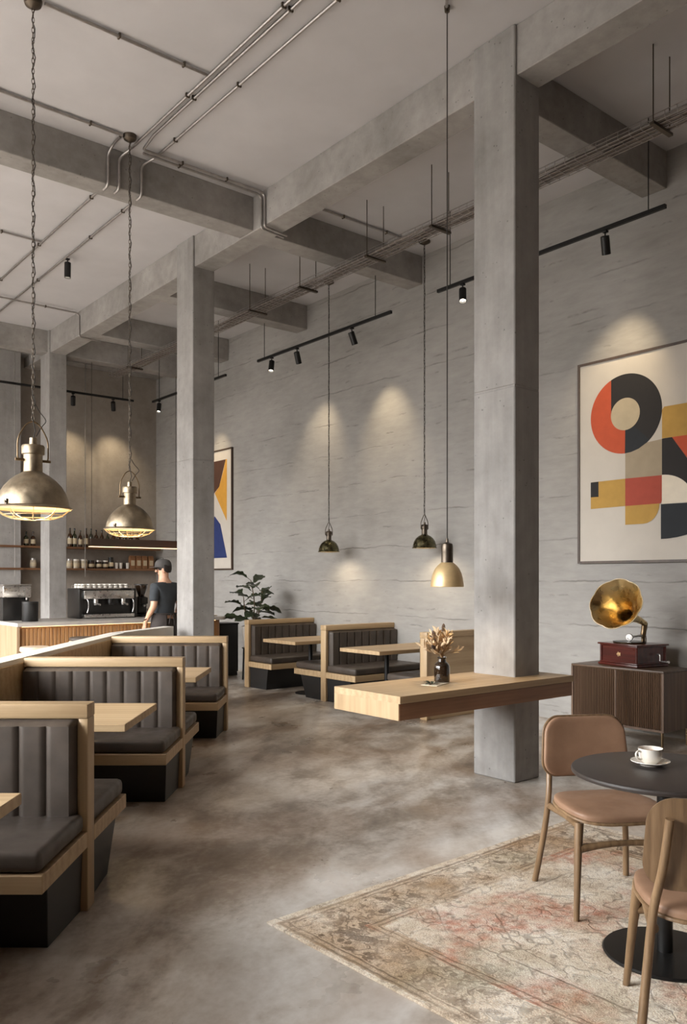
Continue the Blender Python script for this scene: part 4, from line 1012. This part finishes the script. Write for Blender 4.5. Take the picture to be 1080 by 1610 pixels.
# shelves and what stands on them
SHX0, SHX1 = -3.2, 2.5
def shelf(label, z):
    o = thing('wall_shelf', label, 'shelf', (0,BY-.16,z), 0, 'bar shelves on the back wall')
    MB().box(SHX0,SHX1,-.16,.158,-.035,0,bev=.003,seg=1).build('board', M['shelfwood'], o)
    return o
ZU, ZL = 2.085, 1.70
SHY = BY-.145
def nbox(x0,x1): return x0,x1
for (nm, z) in (('upper brown wooden shelf with bottles on the back wall', ZU), ('lower brown wooden shelf with jars on the back wall', ZL)):
    o = thing('wall_shelf', nm, 'shelf', (0,SHY,z), 0, 'bar shelves on the back wall')
    b = MB(); b.box(-3.2,-.525,-.17,.14,-.035,0); b.box(-.135,2.5,-.17,.14,-.035,0); b.box(-.525,-.135,-.24,-.205,-.035,0); b.box(-.56,-.525,-.24,-.17,-.035,0); b.box(-.135,-.10,-.24,-.17,-.035,0); b.build('board', M['shelfwood'], o)
rn = random.Random(5)
for (x, lab) in ((-.245,'thin vertical shelf rod left of the far column'),(1.0,'thin vertical shelf rod right of the far column')):
    o = MB().cyl((0,0,.0),(0,0,5.40-1.55),.008,n=8).build('shelf_rod', M['steel'], None, (x,BY-.345 if x<0 else BY-.33,1.55)); tag(o, lab, 'rod', 'suspension rods of the bar shelves')
bottle_x = [(-.0,1),(.12,1),(.777,0),(.859,1),(.965,1),(1.075,1),(1.17,0),(1.265,0),(1.375,0),(1.486,0),(1.60,0),(1.71,0),(1.83,1),(1.95,0),(2.08,1)]
def bottle(x, lab, mt, h=.33, r=.038, tint='label', name='glass_bottle'):
    o = thing('glass_bottle', lab, 'bottle', (x,SHY-.04,ZU+.0005), 0, 'bottles on the upper bar shelf')
    MB().lathe([(0,0),(r*.95,0),(r,.006),(r,h*.58),(r*.8,h*.66),(r*.36,h*.74),(r*.33,h*.93),(0,h*.93)],20).build('body', mt, o)
    MB().lathe([(r*1.01,h*.16),(r*1.02,h*.17),(r*1.02,h*.46),(r*1.01,h*.47)],20).build('label', M['label'], o)
    MB().lathe([(0,h*.931),(r*.40,h*.931),(r*.40,h),(0,h)],12).build('cap', M['black'], o)
sides_ = ['left of the far column','closer to the far column on its left','first right of the far column','second right of the far column','third right of the far column','fourth right of the far column','just left of the bar lamp end','first behind the bar lamp','second behind the bar lamp','third behind the bar lamp','fourth behind the bar lamp','fifth behind the bar lamp','sixth behind the bar lamp','seventh behind the bar lamp','last behind the bar lamp']
for i, (x, _) in enumerate(bottle_x):
    bottle(x, '%s bottle on the upper shelf, %s' % ('amber' if i%3 else 'green', sides_[i]), M['bottle'] if i%3 else M['bottleg'], h=rn.uniform(.30,.35) if i not in (0,1) else .25, r=rn.uniform(.036,.042))
def jar(x, lab, h, r, mt, lid, grp='jars and cups on the lower bar shelf'):
    o = thing('storage_jar', lab, 'jar', (x,SHY-.04,ZL+.0005), 0, grp)
    MB().lathe([(0,0),(r*.94,0),(r,.005),(r,h*.74),(r*.86,h*.82),(0,h*.82)],22).build('body', mt, o)
    MB().lathe([(0,h*.821),(r*.9,h*.821),(r*.9,h),(0,h)],22).build('lid', lid, o)
    MB().lathe([(r*1.01,h*.2),(r*1.02,h*.21),(r*1.02,h*.55),(r*1.01,h*.56)],22).build('label', M['label'], o)
jar(.12,'pale lidded jar on the lower shelf left of the far column',.17,.055,M['jar'],M['steel'])
for i,(x,h,r,mt,lid,lab) in enumerate(((.765,.17,.05,'jar','steel','pale jar half hidden by the far column'),(.885,.165,.062,'jar','ceramic','first full pale jar right of the far column'),(1.03,.165,.062,'jar','ceramic','second full pale jar right of the far column'),
    (1.17,.15,.058,'bean','black','dark jar of beans next to the pale jars'),(1.31,.15,.058,'bean','steel','jar of beans with a steel lid, middle of shelf'),(1.44,.15,.055,'bean','ceramic','jar of beans with a white lid, middle of shelf'),
    (1.55,.21,.05,'blackplastic','black','tall black canister on the lower shelf'))):
    jar(x, lab, h, r, M[mt], M[lid])
for i, x in enumerate((1.655,1.74,1.875,1.80)):
    o = MB().lathe([(0,0),(.026,0),(.034,.11),(.036,.112),(.032,.108),(.025,.006),(0,.005)],20).build('paper_cup', M['ceramic'] if i != 3 else M['blackplastic'], None, (x,SHY-.05 if i!=3 else SHY+.06,ZL+.0005))
    tag(o, ('white cup next to the tall black canister','white cup second from the black canister','white cup beside the kraft coffee bags','black cup standing behind the white cups')[i], 'cup', 'cups on the lower bar shelf')
for i, x in enumerate((1.975,2.10,2.225,2.355)):
    o = thing('coffee_bag', 'brown kraft coffee bag on the lower shelf, %s' % ('first in the row by the cups','second in the row','third in the row','last in the row near the barista')[i], 'coffee bag', (x,SHY-.02,ZL+.0005), 0, 'kraft coffee bags on the lower shelf')
    b = MB(); b.hexa([(-.056,-.045,0),(.056,-.045,0),(.056,.045,0),(-.056,.045,0),(-.054,-.042,.20),(.054,-.042,.20),(.054,.042,.20),(-.054,.042,.20)], bev=.006); b.hexa([(-.054,-.042,.20),(.054,-.042,.20),(.054,.042,.20),(-.054,.042,.20),(-.05,-.008,.25),(.05,-.008,.25),(.05,.008,.25),(-.05,.008,.25)]); b.build('bag', M['kraft'], o)
    MB().box(-.036,.036,-.0462,-.0445,.06,.16).build('label', M['label'], o)
# black cabinet beside the bar end, pot plant
bc = thing('waste_cabinet', 'slim black cabinet between the bar end and potted plant', 'cabinet', (1.93,7.35,0))
MB().box(-.17,.17,-.19,.19,.06,.80,bev=.006).build('carcass', M['plinth'], bc); MB().box(-.16,.16,-.18,.18,0,.0598).build('plinth', M['black'], bc); MB().box(-.18,.18,-.2,.2,.8005,.82,bev=.004).build('top', M['black'], bc); MB().box(-.155,.155,-.205,-.1905,.08,.78,bev=.003).build('door', M['plinth'], bc)
PX, PY = 1.93, 6.50
ps = thing('plant_stand', 'black plant stand holding the pale pot by the wall booths', 'plant stand', (PX,PY,0))
MB().lathe([(.0,.47),(.15,.47),(.155,.478),(.15,.486),(0,.486)],32).build('top_plate', M['black'], ps)
for k in range(4):
    a = PI/4+k*PI/2; MB().cyl((.125*math.cos(a),.125*math.sin(a),.4695),(.14*math.cos(a),.14*math.sin(a),0),.014,n=10).build('leg', M['black'], ps)
pp = thing('potted_plant', 'broad-leaved fig plant in a pale pot beside the far booth', 'potted plant', (PX,PY,.4865))
MB().lathe([(0,0),(.11,0),(.116,.006),(.16,.31),(.163,.318),(.150,.318),(.146,.29),(0,.285)],36).build('pot', M['pot'], pp)
MB().lathe([(0,.287),(.145,.287),(.1,.296),(0,.30)],24).build('soil', M['soil'], pp)
rl = random.Random(11); stb, lfb = MB(), MB()
def leaf(mb, base, d, L, W, droop):
    d = Vector(d).normalized(); side = d.cross(Vector((0,0,1))).normalized(); nr = side.cross(d).normalized()
    rot = Matrix.Rotation(rl.uniform(-.5,.5), 3, d); side = rot @ side; nr = rot @ nr
    def f(u, v):
        prof = (math.sin(PI*(v**1.35)))**.75 if 0 < v < 1 else .03
        w = W*(prof*(.72+.28*v)+.02); s_ = u*2-1
        p = Vector(base) + d*(L*v) + side*(w*s_) + nr*(abs(s_)**1.3*w*.30 + .010*math.sin(v*22+s_*2)*abs(s_)) 
        p.z -= droop*L*(v**2)
        return p
    mb.grid(f, 6, 12)
stems = [((0,0,.29),(.02,-.03,.65),(-.01,.02,1.0)),((.03,.02,.29),(.10,-.05,.55),(.12,-.10,.84)),((-.03,-.01,.29),(-.10,.03,.52),(-.12,.05,.75)),((0,-.03,.29),(.0,-.09,.45),(.02,-.14,.62))]
for si, s_ in enumerate(stems):
    P = bez(s_, 10); stb.tube(P, [.011-.005*i/len(P) for i in range(len(P))], 8)
    n = (10,7,6,5)[si]
    for k in range(n):
        t = .30+.70*k/(n-1); p = P[min(len(P)-1,int(t*(len(P)-1)))]
        a = k*2.4+si*1.1; el_ = .15+.75*(t-.3)+rl.uniform(-.15,.15)
        d = (math.cos(a)*math.cos(el_), math.sin(a)*math.cos(el_), math.sin(el_))
        pe = p + Vector(d)*.05
        stb.tube([p, pe], .0035, 5)
        leaf(lfb, pe, d, rl.uniform(.27,.36), rl.uniform(.088,.118), rl.uniform(.10,.5))
stb.build('stems', M['stem'], pp); lfb.build('foliage', M['leaf'], pp, angle=80)

# ---------------------------------------------------------------- the barista
def skin(name, pts, edges, mat, parent, root=0, sub=2):
    me = bpy.data.meshes.new(name); me.from_pydata([p[:3] for p in pts], edges, []); me.materials.append(mat)
    o = bpy.data.objects.new(name, me); C.objects.link(o); o.parent = parent
    md = o.modifiers.new('skin','SKIN'); md.use_smooth_shade = True
    for i, v in enumerate(me.skin_vertices[0].data):
        r = pts[i][3]; v.radius = r if isinstance(r, tuple) else (r, r); v.use_root = (i == root)
    s_ = o.modifiers.new('sub','SUBSURF'); s_.levels = sub; s_.render_levels = sub
    return o
pe = thing('person', 'person in black cap, charcoal tee and grey apron walking by the bar', 'person', (.225,5.98,0), math.radians(14))
# local: +y faces the bar, -x is the person's left arm (left in the view)
P, E_ = [], []
def add(p, par=None):
    P.append(p); 
    if par is not None: E_.append((par, len(P)-1))
    return len(P)-1
pel = add((0,0,.93,(.150,.105)))
wai = add((0,.0,1.08,(.135,.095)), pel); che = add((0,-.01,1.27,(.155,.11)), wai); shc = add((0,-.015,1.415,(.10,.075)), che)
nec = add((0,.0,1.50,(.055,.058)), shc); hd0 = add((0,.018,1.565,(.066,.076)), nec); hd1 = add((0,.022,1.635,(.076,.094)), hd0); hd2 = add((0,.012,1.695,(.060,.075)), hd1)
hands = []
for s_ in (-1, 1):
    sh = add((s_*.165,-.015,1.40,.064), shc); el = add((s_*.222,-.055,1.155,.044), sh); fm = add((s_*.234,.005,1.065,.039), el); wr = add((s_*.242,.070,.968,.027), fm)
    pm = add((s_*.241,.095,.918,(.018,.036)), wr); kn = add((s_*.239,.112,.880,(.015,.038)), pm)
    for k, (dy, L) in enumerate(((.030,.070),(.010,.080),(-.010,.074),(-.028,.058))):
        f0 = add((s_*.237,.116+dy,.865,.0105), kn); f1 = add((s_*.229,.128+dy,.865-L*.5,.0095), f0); add((s_*.213,.134+dy,.865-L,.0075), f1)
    t0 = add((s_*.229,.132,.912,.012), pm); t1 = add((s_*.219,.153,.880,.0105), t0); add((s_*.211,.158,.855,.0085), t1)
    hp = add((s_*.09,0,.88,.088), pel); kn_ = add((s_*.095,(.07 if s_<0 else -.02),.50,.058), hp); an = add((s_*.095,(.02 if s_<0 else -.14),.10,.038), kn_); add((s_*.10,(.14 if s_<0 else -.02),.045,.034), an)
skin('body', P, E_, M['skin'], pe)
# face and ears: kept on the head
b = MB()
b.lathe([(0,-.006),(.012,-.004),(.016,.008),(.009,.03),(0,.034)], 12, Matrix.Translation((0,.105,1.60)) @ Matrix.Rotation(math.radians(12),4,'X'))
for s_ in (-1,1): b.lathe([(0,-.012),(.020,-.010),(.028,0),(.020,.010),(0,.012)], 14, Matrix.Translation((s_*.078,.012,1.618)) @ Matrix.Rotation(PI/2,4,'Y') @ Matrix.Scale(1.25,4,(1,0,0)))
b.build('nose_and_ears', M['skin'], pe)
b = MB()
for s_ in (-1,1): b.lathe([(0,-.006),(.010,-.003),(.012,0),(.010,.003),(0,.006)], 12, Matrix.Translation((s_*.032,.100,1.632)))
b.build('eyes', M['hair'], pe)
b = MB(); b.tube([(-.024,.098,1.563),(0,.104,1.561),(.024,.098,1.563)], .0045, 6); b.build('mouth', M['tan'], pe)
# hair at nape and sides, under the cap
b = MB(); b.lathe([(.074,1.600),(.086,1.615),(.092,1.65),(.090,1.69)], 28, Matrix.Translation((0,.004,0)), fn=lambda r,z,a: ((r*(1.10 if math.sin(a)<0.2 else .9)), z + (.02 if math.sin(a)>.3 else -.012*(math.sin(a)<-.3)))); b.build('hair', M['hair'], pe)
cp_ = MB()
def capf(r, z, a): return (r*(1+.13*abs(math.sin(a))), z)
cp_.lathe([(.092,1.655),(.0955,1.66),(.0965,1.69),(.090,1.725),(.070,1.752),(.038,1.766),(0,1.770)], 36, Matrix.Translation((0,.014,0)), fn=capf)
cp_.lathe([(0,1.769),(.008,1.771),(.006,1.777),(0,1.778)], 10, Matrix.Translation((0,.014,0)))
brim = [(.085*math.sin(math.radians(q)), .09+.035+.075*math.cos(math.radians(q))) for q in range(-90,91,10)]
bm_pts = [(-.086,.055)] + [( .088*math.sin(math.radians(q)), .10+.085*math.cos(math.radians(q))) for q in range(-80,81,10)] + [(.086,.055)]
cp_.prism(bm_pts, 1.657, 1.663)
cp_.build('cap', M['cap'], pe, angle=50)
for ch in pe.children:
    if ch.name.split('.')[0] in ('nose_and_ears','eyes','mouth','hair','cap'): ch.rotation_euler.z = math.radians(52)
# tee: torso and sleeves
P, E_ = [], []
a0 = add((0,0,.99,(.165,.118))); a1 = add((0,0,1.10,(.152,.11)), a0); a2 = add((0,-.01,1.27,(.176,.128)), a1); a3 = add((0,-.016,1.405,(.125,.092)), a2); add((0,-.008,1.462,(.066,.062)), a3)
for s_ in (-1,1):
    q0 = add((s_*.165,-.018,1.395,.080), a3); q1 = add((s_*.205,-.040,1.27,.068), q0); add((s_*.218,-.050,1.20,.066), q1)
skin('t_shirt', P, E_, M['tee'], pe)
P, E_ = [], []
a0 = add((0,0,.93,(.170,.125))); add((0,0,1.045,(.158,.118)), a0)
for s_ in (-1,1):
    y1, y2 = (.07,.02) if s_ < 0 else (-.02,-.14)
    q0 = add((s_*.092,0,.84,.104), a0); q1 = add((s_*.097,y1,.50,.075), q0); add((s_*.097,y2,.09,.058), q1)
skin('trousers', P, E_, M['apron'], pe)
b = MB()   # wrap apron: an open cone of cloth around hips and thighs, tied at the waist
def apf(u, v):
    a = -PI*.5 + .35 + u*(2*PI-.7)
    rx, ry = .176+.045*v, .132+.075*v
    w = 1 + .03*math.sin(a*7)*v
    return (rx*w*math.cos(a), ry*w*math.sin(a) + .02*v, 1.06-.50*v)
b.grid(apf, 60, 14); ap = b.build('apron', M['apron'], pe, angle=70)
sd = ap.modifiers.new('cloth','SOLIDIFY'); sd.thickness = .004
b = MB(); b.tube([(.178*math.cos(a*2*PI/40), .134*math.sin(a*2*PI/40), 1.055) for a in range(40)], .009, 6, closed=True); b.tube(bez([(0,-.136,1.055),(-.03,-.15,1.0),(-.05,-.15,.92)],5), .006, 6); b.tube(bez([(0,-.136,1.055),(.03,-.15,.99),(.04,-.15,.90)],5), .006, 6); b.build('apron_strings', M['apron'], pe)
for s_, y2 in ((-1,.02),(1,-.14)):
    b = MB(); b.pad([(s_*.098+x, y2+.07+y) for (x,y) in rrect(.095,.275,.045,5)], .0, .085, None, K=4, dome=.012); b.build('shoe', M['shoe'], pe, angle=60)
b = MB(); b.tube([(-.242+.031*math.cos(a*2*PI/20), .062+.031*math.sin(a*2*PI/20), .978-.5*.031*math.sin(a*2*PI/20)) for a in range(20)], .006, 6, closed=True); b.build('wristband', M['black'], pe)

# ---------------------------------------------------------------- light
w = bpy.data.worlds.new('daylight'); bpy.context.scene.world = w; w.use_nodes = True
bg = w.node_tree.nodes['Background']; bg.inputs['Strength'].default_value = 19.0
wt = w.node_tree; tcw = wt.nodes.new('ShaderNodeTexCoord'); sw = wt.nodes.new('ShaderNodeSeparateXYZ'); rw = wt.nodes.new('ShaderNodeValToRGB')
wt.links.new(tcw.outputs['Generated'], sw.inputs[0]); wt.links.new(sw.outputs[2], rw.inputs[0]); wt.links.new(rw.outputs[0], bg.inputs['Color'])
# overcast sky above, darker warm street below the horizon
stops = ((0.0,(.20,.192,.182,1)),(.02,(.26,.248,.235,1)),(.03,(.42,.415,.41,1)),(.14,(.86,.85,.835,1)),(.32,(1.95,1.97,1.98,1)),(1.0,(2.0,2.1,2.2,1)))
els = rw.color_ramp.elements
while len(els) < len(stops): els.new(.5)
for e, (p, c) in zip(els, stops): e.position = p; e.color = c
for (a0, a1) in WIN:
    l = bpy.data.lights.new('window_portal','AREA'); l.shape = 'RECTANGLE'; l.size = WZ1-WZ0; l.size_y = a1-a0; l.cycles.is_portal = True
    lo = bpy.data.objects.new('window_portal', l); C.objects.link(lo); lo.location = (LX-.05,(a0+a1)/2,(WZ0+WZ1)/2); lo.rotation_euler = (0, -PI/2, 0)

# ---------------------------------------------------------------- camera and view
cd = bpy.data.cameras.new('camera'); co = bpy.data.objects.new('camera', cd); C.objects.link(co)
co.location = CAM; co.rotation_euler = (PI/2, 0, -TH)
cd.sensor_fit = 'HORIZONTAL'; cd.sensor_width = 36; cd.lens = 36*1294/1080; cd.shift_y = (911-805)/1080; cd.clip_end = 200
sc = bpy.context.scene; sc.camera = co
sc.view_settings.view_transform = 'Standard'; sc.view_settings.look = 'None'; sc.view_settings.gamma = 1; sc.view_settings.use_curve_mapping = False
sc.view_settings.exposure = -0.08
sc.cycles.use_denoising = True
try: sc.cycles.denoiser = 'OPENIMAGEDENOISE'
except Exception: pass
sc.cycles.max_bounces = 8; sc.cycles.diffuse_bounces = 5; sc.cycles.glossy_bounces = 4
sc.cycles.sample_clamp_indirect = 6; sc.cycles.caustics_reflective = False; sc.cycles.caustics_refractive = False
